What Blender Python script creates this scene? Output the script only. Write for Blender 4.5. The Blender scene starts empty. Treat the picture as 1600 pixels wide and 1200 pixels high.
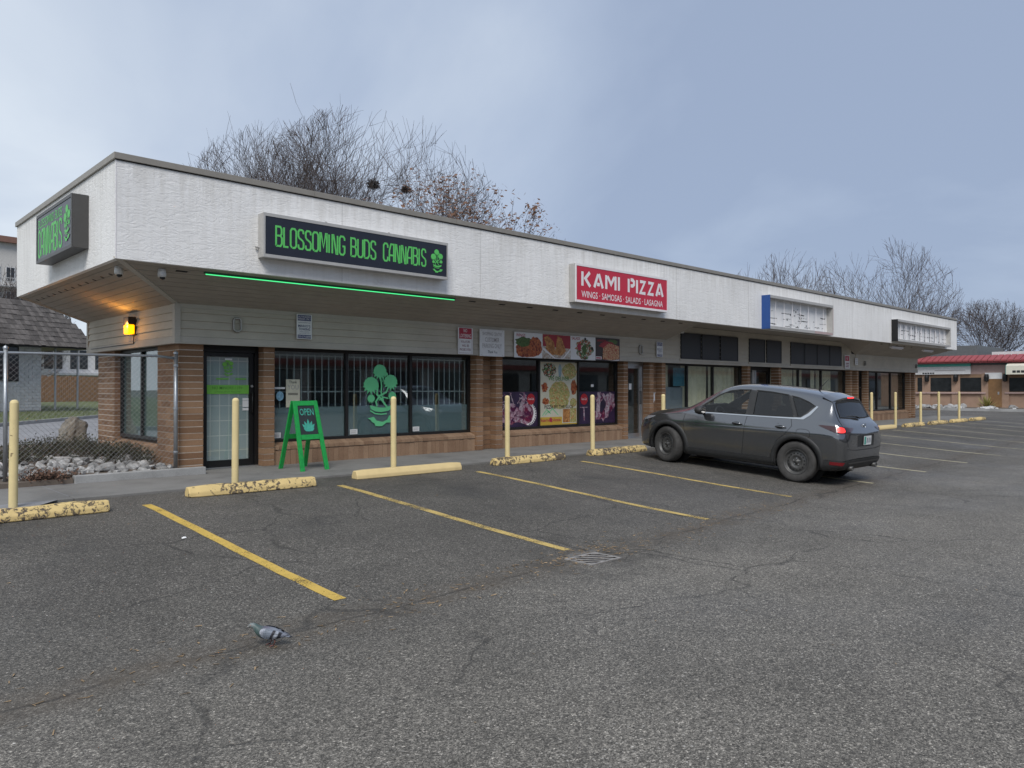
import bpy, bmesh, math, random
from mathutils import Vector, Matrix
from mathutils.bvhtree import BVHTree
from mathutils.geometry import tessellate_polygon
R = math.radians
rnd = random.Random(7)
sc = bpy.context.scene
COL = sc.collection
# ------------------------------------------------------------------ camera
HEAD, EYE, FPX = 46.3, 1.38, 1190.0
cam_d = bpy.data.cameras.new('camera'); cam = bpy.data.objects.new('camera', cam_d); COL.objects.link(cam)
cam_d.sensor_width = 36; cam_d.lens = 36*FPX/1600; cam_d.clip_end = 2000; cam_d.clip_start = .05
cam.location = (0, 0, EYE); cam.rotation_euler = (R(90.337), 0, R(HEAD-90)); sc.camera = cam
# ------------------------------------------------------------------ sky and sun (overcast)
SUN_DIR = Vector((-.62, -.62, .95)).normalized()
world = bpy.data.worlds.new('World'); sc.world = world; world.use_nodes = True
wt = world.node_tree; wt.nodes.clear()
def wn(t, **k):
    n = wt.nodes.new(t)
    for a, b in k.items(): setattr(n, a, b)
    return n
sky = wn('ShaderNodeTexSky', sky_type='NISHITA', sun_disc=False)
sky.sun_elevation = math.asin(SUN_DIR.z); sky.sun_rotation = math.atan2(SUN_DIR.x, SUN_DIR.y)
bg1 = wn('ShaderNodeBackground'); bg1.inputs[1].default_value = .08
wt.links.new(sky.outputs[0], bg1.inputs[0])
tc = wn('ShaderNodeTexCoord')
sep = wn('ShaderNodeSeparateXYZ'); wt.links.new(tc.outputs['Generated'], sep.inputs[0])
zz = wn('ShaderNodeMath', operation='ADD'); zz.inputs[1].default_value = .22; wt.links.new(sep.outputs[2], zz.inputs[0])
zc = wn('ShaderNodeMath', operation='MAXIMUM'); zc.inputs[1].default_value = .1; wt.links.new(zz.outputs[0], zc.inputs[0])
dx = wn('ShaderNodeMath', operation='DIVIDE'); wt.links.new(sep.outputs[0], dx.inputs[0]); wt.links.new(zc.outputs[0], dx.inputs[1])
dy = wn('ShaderNodeMath', operation='DIVIDE'); wt.links.new(sep.outputs[1], dy.inputs[0]); wt.links.new(zc.outputs[0], dy.inputs[1])
cmb = wn('ShaderNodeCombineXYZ'); wt.links.new(dx.outputs[0], cmb.inputs[0]); wt.links.new(dy.outputs[0], cmb.inputs[1]); cmb.inputs[2].default_value = 3.1
n1 = wn('ShaderNodeTexNoise'); n1.inputs['Scale'].default_value = .8; n1.inputs['Detail'].default_value = 7; n1.inputs['Roughness'].default_value = .5; n1.inputs['Distortion'].default_value = .35
wt.links.new(cmb.outputs[0], n1.inputs['Vector'])
dot = wn('ShaderNodeVectorMath', operation='DOT_PRODUCT'); dot.inputs[1].default_value = (-.5, .5, .12)   # the thin part of the cloud lies to the north-west
wt.links.new(tc.outputs['Generated'], dot.inputs[0])
mad = wn('ShaderNodeMath', operation='MULTIPLY_ADD'); mad.inputs[1].default_value = .62
wt.links.new(dot.outputs['Value'], mad.inputs[0]); wt.links.new(n1.outputs['Fac'], mad.inputs[2])
rp = wn('ShaderNodeValToRGB'); e = rp.color_ramp.elements
e[0].position = .34; e[0].color = (.325, .40, .55, 1)
e[1].position = .76; e[1].color = (.68, .75, .84, 1)
m = rp.color_ramp.elements.new(.50); m.color = (.43, .51, .655, 1)
wt.links.new(mad.outputs[0], rp.inputs[0])
bg2 = wn('ShaderNodeBackground'); bg2.inputs[1].default_value = .62
wt.links.new(rp.outputs[0], bg2.inputs[0])
mx = wn('ShaderNodeMixShader'); mx.inputs[0].default_value = .93
wo = wn('ShaderNodeOutputWorld')
wt.links.new(bg1.outputs[0], mx.inputs[1]); wt.links.new(bg2.outputs[0], mx.inputs[2]); wt.links.new(mx.outputs[0], wo.inputs[0])
sd = bpy.data.lights.new('sun', 'SUN'); sd.energy = 1.5; sd.angle = R(25); sd.color = (1, .965, .92)
so = bpy.data.objects.new('sun', sd); COL.objects.link(so); so.location = (-20, -20, 30)
so.rotation_euler = SUN_DIR.to_track_quat('Z', 'Y').to_euler()
sc.render.engine = 'CYCLES'
vs = sc.view_settings; vs.view_transform = 'Standard'; vs.look = 'None'; vs.exposure = 0.78; vs.gamma = 1; vs.use_curve_mapping = False

# ------------------------------------------------------------------ pixel helpers (direction of a photo pixel, then met with a known plane)
TH = R(HEAD); CT, ST = math.cos(TH), math.sin(TH)
def ray(px):
    r = (px-800)/FPX
    return CT+r*ST, ST-r*CT
def onY(px, py, Y):
    a, b = ray(px); d = Y/b
    return d*a, EYE-(py-607)/FPX*d
def onX(px, py, X):
    a, b = ray(px); d = X/a
    return d*b, EYE-(py-607)/FPX*d
def onD(px, py, d):
    a, b = ray(px)
    return Vector((d*a, d*b, EYE-(py-607)/FPX*d))

# ------------------------------------------------------------------ materials
MATS = {}
class NT:
    def __init__(s, name):
        s.m = bpy.data.materials.new(name); s.m.use_nodes = True; s.t = s.m.node_tree; s.t.nodes.clear()
        s.out = s.n('ShaderNodeOutputMaterial'); MATS[name] = s.m; s._pos = None
    def n(s, t, **k):
        x = s.t.nodes.new(t)
        for a, b in k.items(): setattr(x, a, b)
        return x
    def l(s, a, b): s.t.links.new(a, b)
    def pos(s):
        if s._pos is None: s._pos = s.n('ShaderNodeNewGeometry')
        return s._pos.outputs['Position']
    def noise(s, scale, detail=4, rough=.55, vec=None, dist=0):
        x = s.n('ShaderNodeTexNoise'); x.inputs['Scale'].default_value = scale; x.inputs['Detail'].default_value = detail
        x.inputs['Roughness'].default_value = rough; x.inputs['Distortion'].default_value = dist
        s.l(vec or s.pos(), x.inputs['Vector']); return x.outputs['Fac']
    def voro(s, scale, feature='F1', out='Distance', vec=None):
        x = s.n('ShaderNodeTexVoronoi', feature=feature); x.inputs['Scale'].default_value = scale
        s.l(vec or s.pos(), x.inputs['Vector']); return x.outputs[out]
    def math(s, op, a, b=None, c=None, clamp=False):
        x = s.n('ShaderNodeMath', operation=op); x.use_clamp = clamp
        for i, q in enumerate((a, b, c)):
            if q is None: continue
            if hasattr(q, 'is_linked'): s.l(q, x.inputs[i])
            else: x.inputs[i].default_value = q
        return x.outputs[0]
    def ramp(s, fac, stops):
        x = s.n('ShaderNodeValToRGB'); el = x.color_ramp.elements
        while len(el) < len(stops): el.new(.5)
        for q, (p, c) in zip(el, stops):
            q.position = p; q.color = (c, c, c, 1) if isinstance(c, (int, float)) else (*c, 1)
        s.l(fac, x.inputs[0]); return x.outputs[0]
    def mix(s, fac, a, b, mode='MIX'):
        x = s.n('ShaderNodeMix', data_type='RGBA', blend_type=mode)
        for i, q in ((0, fac), (6, a), (7, b)):
            if hasattr(q, 'is_linked'): s.l(q, x.inputs[i])
            else: x.inputs[i].default_value = q if i == 0 else (*q, 1)
        return x.outputs[2]
    def bump(s, h, strength=.3, dist=.01):
        x = s.n('ShaderNodeBump'); x.inputs['Strength'].default_value = strength; x.inputs['Distance'].default_value = dist
        s.l(h, x.inputs['Height']); return x.outputs[0]
    def bsdf(s, color, rough=.6, metal=0, normal=None, coat=0, spec=.5, emit=None, estr=0, alpha=None, link=True):
        b = s.n('ShaderNodeBsdfPrincipled')
        for key, q in (('Base Color', color), ('Roughness', rough), ('Metallic', metal), ('Coat Weight', coat), ('Specular IOR Level', spec), ('Alpha', alpha)):
            if q is None: continue
            if hasattr(q, 'is_linked'): s.l(q, b.inputs[key])
            else: b.inputs[key].default_value = (*q, 1) if isinstance(q, tuple) else q
        b.inputs['Coat Roughness'].default_value = .08
        if normal is not None: s.l(normal, b.inputs['Normal'])
        if emit: b.inputs['Emission Color'].default_value = (*emit, 1); b.inputs['Emission Strength'].default_value = estr
        if link: s.l(b.outputs[0], s.out.inputs[0])
        return b
def mul(c, k): return tuple(min(1, x*k) for x in c)
def M(name, c, rough=.6, metal=0, var=.12, scale=6, bump=0, bscale=60, coat=0, spec=.5, orand=0, irand=0, emit=None, estr=0):
    t = NT(name)
    col = t.ramp(t.noise(scale, 5, .62), [(.3, mul(c, 1-var)), (.7, mul(c, 1+var))]) if var else c
    if orand:
        oi = t.n('ShaderNodeObjectInfo'); col = t.mix(1.0, col, t.ramp(oi.outputs['Random'], [(0, 1-orand), (1, 1.0)]), 'MULTIPLY')
    if irand:
        t.pos(); col = t.mix(1.0, col, t.ramp(t._pos.outputs['Random Per Island'], [(0, 1-irand), (1, 1.0)]), 'MULTIPLY')
    nm = t.bump(t.noise(bscale, 4), bump) if bump else None
    t.bsdf(col, rough, metal, nm, coat, spec, emit, estr)
    return t.m
def glass(name, tint=(.9, .95, .95), f0=.07, graze=.9, rough=.0):
    t = NT(name)
    lw = t.n('ShaderNodeLayerWeight'); lw.inputs[0].default_value = .5
    fac = t.math('MULTIPLY_ADD', t.math('POWER', lw.outputs['Facing'], 4.0), graze-f0, f0, clamp=True)
    tr = t.n('ShaderNodeBsdfTransparent'); tr.inputs[0].default_value = (*tint, 1)
    gl = t.n('ShaderNodeBsdfGlossy'); gl.inputs['Roughness'].default_value = rough
    mxs = t.n('ShaderNodeMixShader'); t.l(fac, mxs.inputs[0]); t.l(tr.outputs[0], mxs.inputs[1]); t.l(gl.outputs[0], mxs.inputs[2])
    t.l(mxs.outputs[0], t.out.inputs[0]); return t.m
def film(name, c, op):
    t = NT(name)
    tr = t.n('ShaderNodeBsdfTransparent'); df = t.n('ShaderNodeBsdfDiffuse'); df.inputs[0].default_value = (*c, 1)
    mxs = t.n('ShaderNodeMixShader'); mxs.inputs[0].default_value = op; t.l(tr.outputs[0], mxs.inputs[1]); t.l(df.outputs[0], mxs.inputs[2])
    t.l(mxs.outputs[0], t.out.inputs[0]); return t.m

def asphalt():
    t = NT('asphalt'); P = t.pos()
    xyz = t.n('ShaderNodeSeparateXYZ'); t.l(P, xyz.inputs[0]); X, Y = xyz.outputs[0], xyz.outputs[1]
    cellc = t.voro(150, out='Color'); cs = t.n('ShaderNodeSeparateColor'); t.l(cellc, cs.inputs[0])
    cell = cs.outputs[0]; big = t.noise(.35, 5, .6); mid = t.noise(2.6, 6, .65); fine = t.noise(240, 2, .6)
    wob = t.math('MULTIPLY_ADD', t.noise(1.1, 4, .6), 1.0, -.5)
    lane = t.ramp(t.math('ADD', t.math('MULTIPLY', Y, .1), t.math('MULTIPLY', wob, .08)), [(.40, (.150, .138, .119)), (.60, (.102, .094, .082))])   # coarser, paler lane in front of the bays
    col = t.mix(1.0, lane, t.ramp(cell, [(0, .38), (.2, .55), (.5, .95), (.8, 1.25), (.93, 1.7), (1, 2.6)]), 'MULTIPLY')
    pc = t.voro(42, out='Color'); ps = t.n('ShaderNodeSeparateColor'); t.l(pc, ps.inputs[0]); pd = t.voro(42)
    peb = t.math('MULTIPLY', t.ramp(ps.outputs[1], [(.90, 0), (.93, 1)]), t.ramp(pd, [(.22, 1), (.34, 0)]))
    col = t.mix(t.math('MULTIPLY', peb, .75), col, t.mix(ps.outputs[2], (.22, .20, .17), (.42, .40, .37)))
    col = t.mix(1.0, col, t.ramp(fine, [(.3, .68), (.7, 1.32)]), 'MULTIPLY')
    g2 = t.voro(78, out='Color'); g2s = t.n('ShaderNodeSeparateColor'); t.l(g2, g2s.inputs[0]); col = t.mix(1.0, col, t.ramp(g2s.outputs[0], [(0, .62), (.5, 1.0), (.88, 1.2), (1, 1.9)]), 'MULTIPLY')
    col = t.mix(1.0, col, t.ramp(t.noise(30, 3, .7), [(.3, .82), (.7, 1.18)]), 'MULTIPLY')
    col = t.mix(1.0, col, t.ramp(big, [(.32, .80), (.68, 1.16)]), 'MULTIPLY')
    col = t.mix(1.0, col, t.ramp(mid, [(.3, .88), (.7, 1.1)]), 'MULTIPLY')
    # oil-darkened bay centres, one per bay
    bayx = t.math('PINGPONG', t.math('ADD', X, -3.2+1.34+.12), 1.34)
    bay = t.math('SUBTRACT', 1.0, t.math('MULTIPLY', bayx, .95), clamp=True)
    yy = t.math('SUBTRACT', 1.0, t.math('MULTIPLY', t.math('ABSOLUTE', t.math('SUBTRACT', Y, 8.7)), .42), clamp=True)
    oil = t.math('MULTIPLY', t.math('MULTIPLY', bay, yy), t.ramp(t.noise(1.6, 5, .6), [(.35, 0), (.62, 1)]))
    col = t.mix(t.math('MULTIPLY', oil, .55), col, (.035, .035, .036))
    sd_ = t.voro(1.7); sv = t.n('ShaderNodeSeparateColor'); t.l(t.voro(1.7, out='Color'), sv.inputs[0])      # dropped oil and gum
    spot = t.math('MULTIPLY', t.ramp(t.math('ADD', sd_, t.math('MULTIPLY', t.noise(14, 3), .06)), [(.06, 1), (.085, 0)]), t.ramp(sv.outputs[1], [(.45, 0), (.5, .65)]))
    col = t.mix(spot, col, (.03, .029, .028))
    # the silted valley joint that runs to the drain
    vj = t.math('ABSOLUTE', t.math('SUBTRACT', t.math('ADD', Y, t.math('MULTIPLY', wob, .35)), t.math('MULTIPLY_ADD', X, .055, 4.72)))
    silt = t.math('MULTIPLY', t.ramp(vj, [(.0, 1), (.36, 0)]), t.ramp(t.noise(3.2, 5, .7), [(.32, 0), (.66, 1)]))
    col = t.mix(t.math('MULTIPLY', silt, .8), col, (.085, .066, .047))
    seam = t.ramp(vj, [(.0, 1), (.012, 1), (.022, 0)])
    # cracks
    dv = t.n('ShaderNodeVectorMath', operation='MULTIPLY_ADD'); nz = t.n('ShaderNodeTexNoise'); nz.inputs['Scale'].default_value = 1.7; nz.inputs['Detail'].default_value = 6
    t.l(P, nz.inputs['Vector']); t.l(nz.outputs['Color'], dv.inputs[0]); dv.inputs[1].default_value = (.75, .75, 0); t.l(P, dv.inputs[2])
    ck = t.ramp(t.voro(.42, 'DISTANCE_TO_EDGE', vec=dv.outputs[0]), [(0, 1), (.0025, 1), (.007, 0)])
    ck2 = t.ramp(t.voro(1.3, 'DISTANCE_TO_EDGE', vec=dv.outputs[0]), [(0, 1), (.004, 1), (.011, 0)])
    ck = t.math('MULTIPLY', ck, t.ramp(t.noise(.55, 3), [(.43, 0), (.5, 1)]))
    dd_ = t.math('ADD', t.math('POWER', t.math('SUBTRACT', X, 5.95), 2.0), t.math('MULTIPLY', t.math('POWER', t.math('SUBTRACT', Y, 5.0), 2.0), 2.2))
    near = t.ramp(t.math('MULTIPLY', dd_, .25), [(.12, 1), (.62, 0)])   # the broken asphalt round the drain
    ck2 = t.math('MULTIPLY', ck2, t.math('MAXIMUM', near, t.ramp(t.noise(.42, 3, vec=dv.outputs[0]), [(.60, 0), (.66, .7)])))
    col = t.mix(t.math('MULTIPLY', near, t.ramp(t.noise(4.5, 5, .7), [(.42, 0), (.6, .6)])), col, (.055, .05, .044))
    crack = t.math('MAXIMUM', t.math('MAXIMUM', ck, ck2), t.math('MULTIPLY', seam, t.ramp(t.noise(2.2, 3), [(.42, 0), (.55, 1)])))
    col = t.mix(t.math('MULTIPLY', crack, .55), col, (.024, .022, .02))
    h = t.math('ADD', t.math('MULTIPLY', t.voro(150), 1.0), t.math('MULTIPLY', crack, -1.5))
    damp = t.ramp(t.noise(.22, 4, .6), [(.45, .82), (.66, .5)])
    t.bsdf(col, damp, 0, t.bump(h, .7, .006), 0, .45)
    return t.m
def paint_line(name, c, wear):
    t = NT(name); P = t.pos()
    w = t.math('ADD', t.noise(60, 5, .75), t.math('MULTIPLY', t.noise(2.2, 3), .55))
    al = t.ramp(w, [(wear-.06, 0), (wear+.05, 1)])
    col = t.mix(t.noise(9, 5), mul(c, .72), mul(c, 1.12))
    t.bsdf(col, .7, 0, t.bump(t.voro(95), .3, .004), alpha=al); return t.m
def stucco():
    t = NT('white_stucco'); P = t.pos()
    mp = t.n('ShaderNodeMapping'); mp.inputs['Scale'].default_value = (1, 1, 2.9); t.l(P, mp.inputs[0])
    a = t.noise(4.2, 6, .6, mp.outputs[0], 1.0); b = t.noise(42, 5, .6)
    plate = t.ramp(a, [(.40, 0), (.47, 1), (.56, .8), (.62, .25)])
    h = t.math('ADD', plate, t.math('MULTIPLY', b, .55))
    mp2 = t.n('ShaderNodeMapping'); mp2.inputs['Scale'].default_value = (5, 5, .35); t.l(P, mp2.inputs[0])
    streak = t.noise(2.2, 5, .65, mp2.outputs[0])
    col = t.ramp(streak, [(.25, (.74, .73, .705)), (.55, (.82, .815, .80))])
    col = t.mix(1.0, col, t.ramp(t.noise(.8, 4), [(.3, .92), (.7, 1.04)]), 'MULTIPLY')
    xz = t.n('ShaderNodeSeparateXYZ'); t.l(P, xz.inputs[0])
    run = t.math('MULTIPLY', t.ramp(t.math('MULTIPLY_ADD', t.noise(3.0, 3, .5, mp2.outputs[0]), .9, t.math('MULTIPLY', t.math('SUBTRACT', 4.57, xz.outputs[2]), .55)), [(.42, 1), (.62, 0)]), .35)      # rain streaks from the cap
    col = t.mix(run, col, (.56, .545, .51))
    t.bsdf(col, .88, 0, t.bump(h, .32, .014), 0, .2); return t.m
def brick(name, c1, c2, island=False):
    t = NT(name)
    if island: t.pos(); rv = t._pos.outputs['Random Per Island']
    else: oi = t.n('ShaderNodeObjectInfo'); rv = oi.outputs['Random']
    col = t.mix(rv, c1, c2)
    sp = t.ramp(t.noise(45, 5, .7), [(.3, .78), (.5, 1.0), (.75, 1.15)])
    col = t.mix(1.0, col, sp, 'MULTIPLY')
    col = t.mix(t.ramp(t.noise(1.7, 4), [(.5, 0), (.75, .35)]), col, mul(c1, .55))
    t.bsdf(col, .86, 0, t.bump(t.noise(90, 4), .35, .006), 0, .25); return t.m
def concrete(name, c, sc_=1.0):
    t = NT(name)
    col = t.ramp(t.noise(1.3*sc_, 6, .65), [(.3, mul(c, .72)), (.5, c), (.72, mul(c, 1.15))])
    col = t.mix(1.0, col, t.ramp(t.noise(110, 3, .7), [(.3, .82), (.7, 1.15)]), 'MULTIPLY')
    t.bsdf(col, .88, 0, t.bump(t.noise(120, 4), .3, .004), 0, .25); return t.m
def chipped(name, c, under, wear):
    t = NT(name)
    w = t.math('ADD', t.noise(15, 7, .7, dist=.5), t.math('MULTIPLY', t.noise(1.4, 3), .55))
    f = t.ramp(w, [(wear-.02, 1), (wear+.02, 0)])
    col = t.mix(f, t.mix(t.noise(6, 5), mul(c, .8), mul(c, 1.1)), t.mix(t.noise(40, 4), mul(under, .5), mul(under, 1.5)))
    t.bsdf(col, .75, 0, t.bump(t.math('SUBTRACT', t.math('MULTIPLY', t.noise(70, 4), .4), f), .5, .008), 0, .3); return t.m
def siding(name, c):
    t = NT(name)
    mp = t.n('ShaderNodeMapping'); mp.inputs['Scale'].default_value = (.6, .6, 9); t.l(t.pos(), mp.inputs[0])
    col = t.ramp(t.noise(5, 5, .65, mp.outputs[0]), [(.3, mul(c, .93)), (.7, mul(c, 1.05))])
    col = t.mix(1.0, col, t.ramp(t.noise(1.2, 5, .7), [(.3, .86), (.7, 1.06)]), 'MULTIPLY')
    t.bsdf(col, .72, 0, t.bump(t.noise(16, 4, .6, mp.outputs[0]), .18, .004), 0, .3); return t.m
def foodtex(name, cols, scale):
    t = NT(name)
    v = t.voro(scale, out='Color'); s_ = t.n('ShaderNodeSeparateColor'); t.l(v, s_.inputs[0])
    st = [(i/(len(cols)-1), c) for i, c in enumerate(cols)]
    col = t.ramp(t.math('MULTIPLY_ADD', s_.outputs[0], .6, t.math('MULTIPLY', t.noise(scale*.7, 4), .4)), st)
    col = t.mix(1.0, col, t.ramp(t.noise(scale*2, 3), [(.3, .6), (.7, 1.2)]), 'MULTIPLY')
    t.bsdf(col, .35, 0, None, 0, .4); return t.m
asphalt(); stucco()
paint_line('line_yellow', (.62, .42, .09), .66); paint_line('line_yellow_worn', (.58, .42, .14), .73); paint_line('line_pale', (.5, .45, .3), .70)
brick('brick_face', (.215, .122, .07), (.345, .212, .127)); brick('brick_mass', (.215, .122, .07), (.345, .212, .127), True)
brick('brick_far', (.30, .19, .135), (.40, .28, .21), True)
brick('brick_soldier', (.25, .155, .098), (.355, .235, .152)); brick('brick_soldier_mass', (.25, .155, .098), (.355, .235, .152), True)
concrete('mortar', (.66, .60, .52), 4); concrete('sidewalk', (.20, .195, .185)); concrete('kerb_concrete', (.34, .34, .335)); concrete('road_grey', (.26, .26, .27), .5)
concrete('dirt', (.14, .115, .095), 3)
chipped('stop_yellow_chipped', (.72, .54, .24), (.12, .095, .07), .73); chipped('stop_yellow', (.70, .54, .27), (.2, .16, .1), .50)
chipped('bollard_paint', (.74, .61, .32), (.2, .14, .08), .535)
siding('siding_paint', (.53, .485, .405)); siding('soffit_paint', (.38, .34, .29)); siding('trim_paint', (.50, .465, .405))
M('cap_metal', (.30, .275, .235), .45, .3, .08); M('dark_gap', (.02, .02, .02), .9, var=0)
M('bronze_frame', (.035, .033, .032), .4, .5, .1); M('black_frame', (.012, .012, .013), .4, .2, .1); M('aluminium', (.52, .53, .54), .35, .9, .08)
M('sign_frame_grey', (.46, .45, .43), .5, .2, .08); M('sign_frame_dark', (.075, .073, .07), .45, .2, .06)
M('sign_navy', (.016, .019, .03), .32, 0, .1); M('sign_green', (.11, .54, .12), .5, 0, .06); M('sign_red', (.52, .022, .05), .35, 0, .05)
M('sign_white', (.78, .75, .75), .4, 0, .05); M('sign_blue', (.02, .075, .27), .4, 0, .06); M('print_black', (.02, .02, .022), .6, var=0)
M('print_navy', (.03, .045, .15), .55, var=0); M('print_red', (.42, .03, .06), .5, var=0); M('print_faded', (.36, .34, .34), .7, var=0); M('print_darkred', (.2, .03, .05), .6, var=0)
M('sign_face_white', (.74, .74, .74), .5, 0, .06); M('paper_white', (.8, .8, .78), .7, 0, .04)
M('decal_green', (.15, .62, .28), .55, 0, .05); M('decal_lime', (.19, .52, .07), .55, 0, .06); M('print_green_dark', (.05, .2, .03), .6, var=0)
M('frame_green', (.008, .30, .055), .5, 0, .18, 20, .1); M('board_black', (.02, .028, .03), .6, 0, .2); M('chalk_teal', (.05, .36, .27), .8, 0, .2, 30)
M('bars_white', (.66, .66, .65), .5, 0, .03)
glass('shop_glass', (.80, .86, .86), .115, .95); glass('pale_glass', (.94, .97, .95), .06, .9)
film('frost_film', (.52, .60, .62), .52); film('frost_door', (.46, .51, .54), .9)
M('room_wall', (.42, .41, .40), .9); M('room_floor', (.09, .085, .08), .8); M('room_ceiling', (.22, .22, .22), .9)
M('drape', (.78, .71, .54), .9, 0, .1, 8); M('panel_grey', (.22, .25, .29), .8, 0, .1); M('poster_teal', (.03, .17, .24), .6, 0, .3, 12)
M('transom_dark', (.028, .029, .033), .55, 0, .12, 30)
M('galvanised', (.38, .40, .42), .42, .75, .12, 20); M('wire', (.34, .35, .36), .5, .6, .1)
M('stone', (.46, .455, .445), .9, 0, .5, 9, .6, 30, orand=.6); M('stone_tan', (.20, .18, .15), .92, 0, .5, 5, .6, 25)
M('bark', (.06, .05, .046), .95, 0, .3, 12, .4, 40); M('twig', (.08, .064, .059), .95, 0, .25, 3); M('leaf_brown', (.16, .08, .045), .8, 0, .4, 5, irand=.5)
M('nest_twig', (.035, .028, .024), .95)
# ------------------------------------------------------------------ geometry helpers
ORG = {}
def tag(o, label=None, cat=None, group=None, kind=None):
    if label: o['label'] = label
    if cat: o['category'] = cat
    if group: o['group'] = group
    if kind: o['kind'] = kind
    return o
def link(o, parent=None):
    COL.objects.link(o)
    if parent is not None: o.parent = parent
    return o
def thing(name, loc, label, cat, group=None, rot=None):
    o = bpy.data.objects.new(name, None); o.empty_display_size = .2; o.location = loc
    if rot: o.rotation_euler = rot
    link(o); ORG[o] = Vector(loc); tag(o, label, cat, group); return o
class MB:
    def __init__(s): s.v = []; s.f = []
    def add(s, vs_, fs): b = len(s.v); s.v += [Vector(q) for q in vs_]; s.f += [tuple(i+b for i in f) for f in fs]; return s
    def box(s, x0, x1, y0, y1, z0, z1):
        return s.add([(x0,y0,z0),(x1,y0,z0),(x1,y1,z0),(x0,y1,z0),(x0,y0,z1),(x1,y0,z1),(x1,y1,z1),(x0,y1,z1)],
                     [(3,2,1,0),(4,5,6,7),(0,1,5,4),(1,2,6,5),(2,3,7,6),(3,0,4,7)])
    def hexa(s, bot, top):        # two rings of n points
        n = len(bot)
        return s.add(list(bot)+list(top), [tuple(range(n-1,-1,-1)), tuple(range(n,2*n))]+[(i,(i+1)%n,n+(i+1)%n,n+i) for i in range(n)])
    def plate(s, pts, off):       # polygon extruded by a vector
        off = Vector(off); return s.hexa([Vector(p) for p in pts], [Vector(p)+off for p in pts])
    def quad(s, pts): return s.add(pts, [tuple(range(len(pts)))])
    def tube(s, path, rad, n=8, caps=True):
        path = [Vector(p) for p in path]; rad = rad if isinstance(rad, (list, tuple)) else [rad]*len(path)
        b = len(s.v); prev = None
        for i, p in enumerate(path):
            t = (path[min(i+1, len(path)-1)]-path[max(i-1, 0)]).normalized()
            if prev is None:
                a = Vector((0,0,1)) if abs(t.z) < .9 else Vector((1,0,0)); u = t.cross(a).normalized()
            else:
                u = (prev-t*prev.dot(t)).normalized()
            prev = u; w = t.cross(u)
            for k in range(n):
                g = 2*math.pi*k/n; s.v.append(p+(u*math.cos(g)+w*math.sin(g))*rad[i])
        for i in range(len(path)-1):
            for k in range(n):
                s.f.append((b+i*n+k, b+i*n+(k+1)%n, b+(i+1)*n+(k+1)%n, b+(i+1)*n+k))
        if caps and n > 2:
            s.f.append(tuple(b+k for k in range(n-1,-1,-1))); s.f.append(tuple(b+(len(path)-1)*n+k for k in range(n)))
        return s
    def lathe(s, prof, origin, axis='Z', n=24, closed=False):
        o = Vector(origin); b = len(s.v)
        for r, h in prof:
            for k in range(n):
                g = 2*math.pi*k/n; c_, s_ = r*math.cos(g), r*math.sin(g)
                s.v.append(o+Vector({'Z':(c_,s_,h),'X':(h,c_,s_),'Y':(s_,h,c_)}[axis]))
        m = len(prof)
        for i in range(m if closed else m-1):
            j = (i+1) % m
            for k in range(n): s.f.append((b+i*n+k, b+i*n+(k+1)%n, b+j*n+(k+1)%n, b+j*n+k))
        return s
    def disc(s, c, u, v, n=20, rx=1, ry=1, off=None):
        c, u, v = Vector(c), Vector(u), Vector(v)
        pts = [c+u*(rx*math.cos(2*math.pi*k/n))+v*(ry*math.sin(2*math.pi*k/n)) for k in range(n)]
        return s.plate(pts, off) if off else s.quad(pts)
    def mesh(s, name, mat, off=(0,0,0), smooth=False, bevel=0, fix=True):
        off = Vector(off); me = bpy.data.meshes.new(name); me.from_pydata([v-off for v in s.v], [], s.f)
        if fix or bevel:
            bm = bmesh.new(); bm.from_mesh(me)
            if fix: bmesh.ops.recalc_face_normals(bm, faces=bm.faces)
            if bevel: bmesh.ops.bevel(bm, geom=bm.edges[:], offset=bevel, segments=2, affect='EDGES', profile=.5, clamp_overlap=True)
            bm.to_mesh(me); bm.free()
        if smooth:
            for p in me.polygons: p.use_smooth = True
        me.materials.append(MATS[mat]); return me
    def build(s, name, mat, parent=None, local=False, smooth=False, bevel=0, fix=True):
        if local: off = Vector((0,0,0))
        elif parent is not None: off = ORG[parent]
        else:
            xs = [v.x for v in s.v]; ys = [v.y for v in s.v]; off = Vector(((min(xs)+max(xs))/2, (min(ys)+max(ys))/2, min(v.z for v in s.v)))
        o = bpy.data.objects.new(name, s.mesh(name, mat, off, smooth, bevel, fix)); link(o, parent)
        if parent is None and not local: o.location = off
        ORG[o] = off if not local else Vector((0,0,0)); return o
def box(name, mat, b, parent=None, bevel=0, **k): return MB().box(*b).build(name, mat, parent, bevel=bevel, **k)
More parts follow.
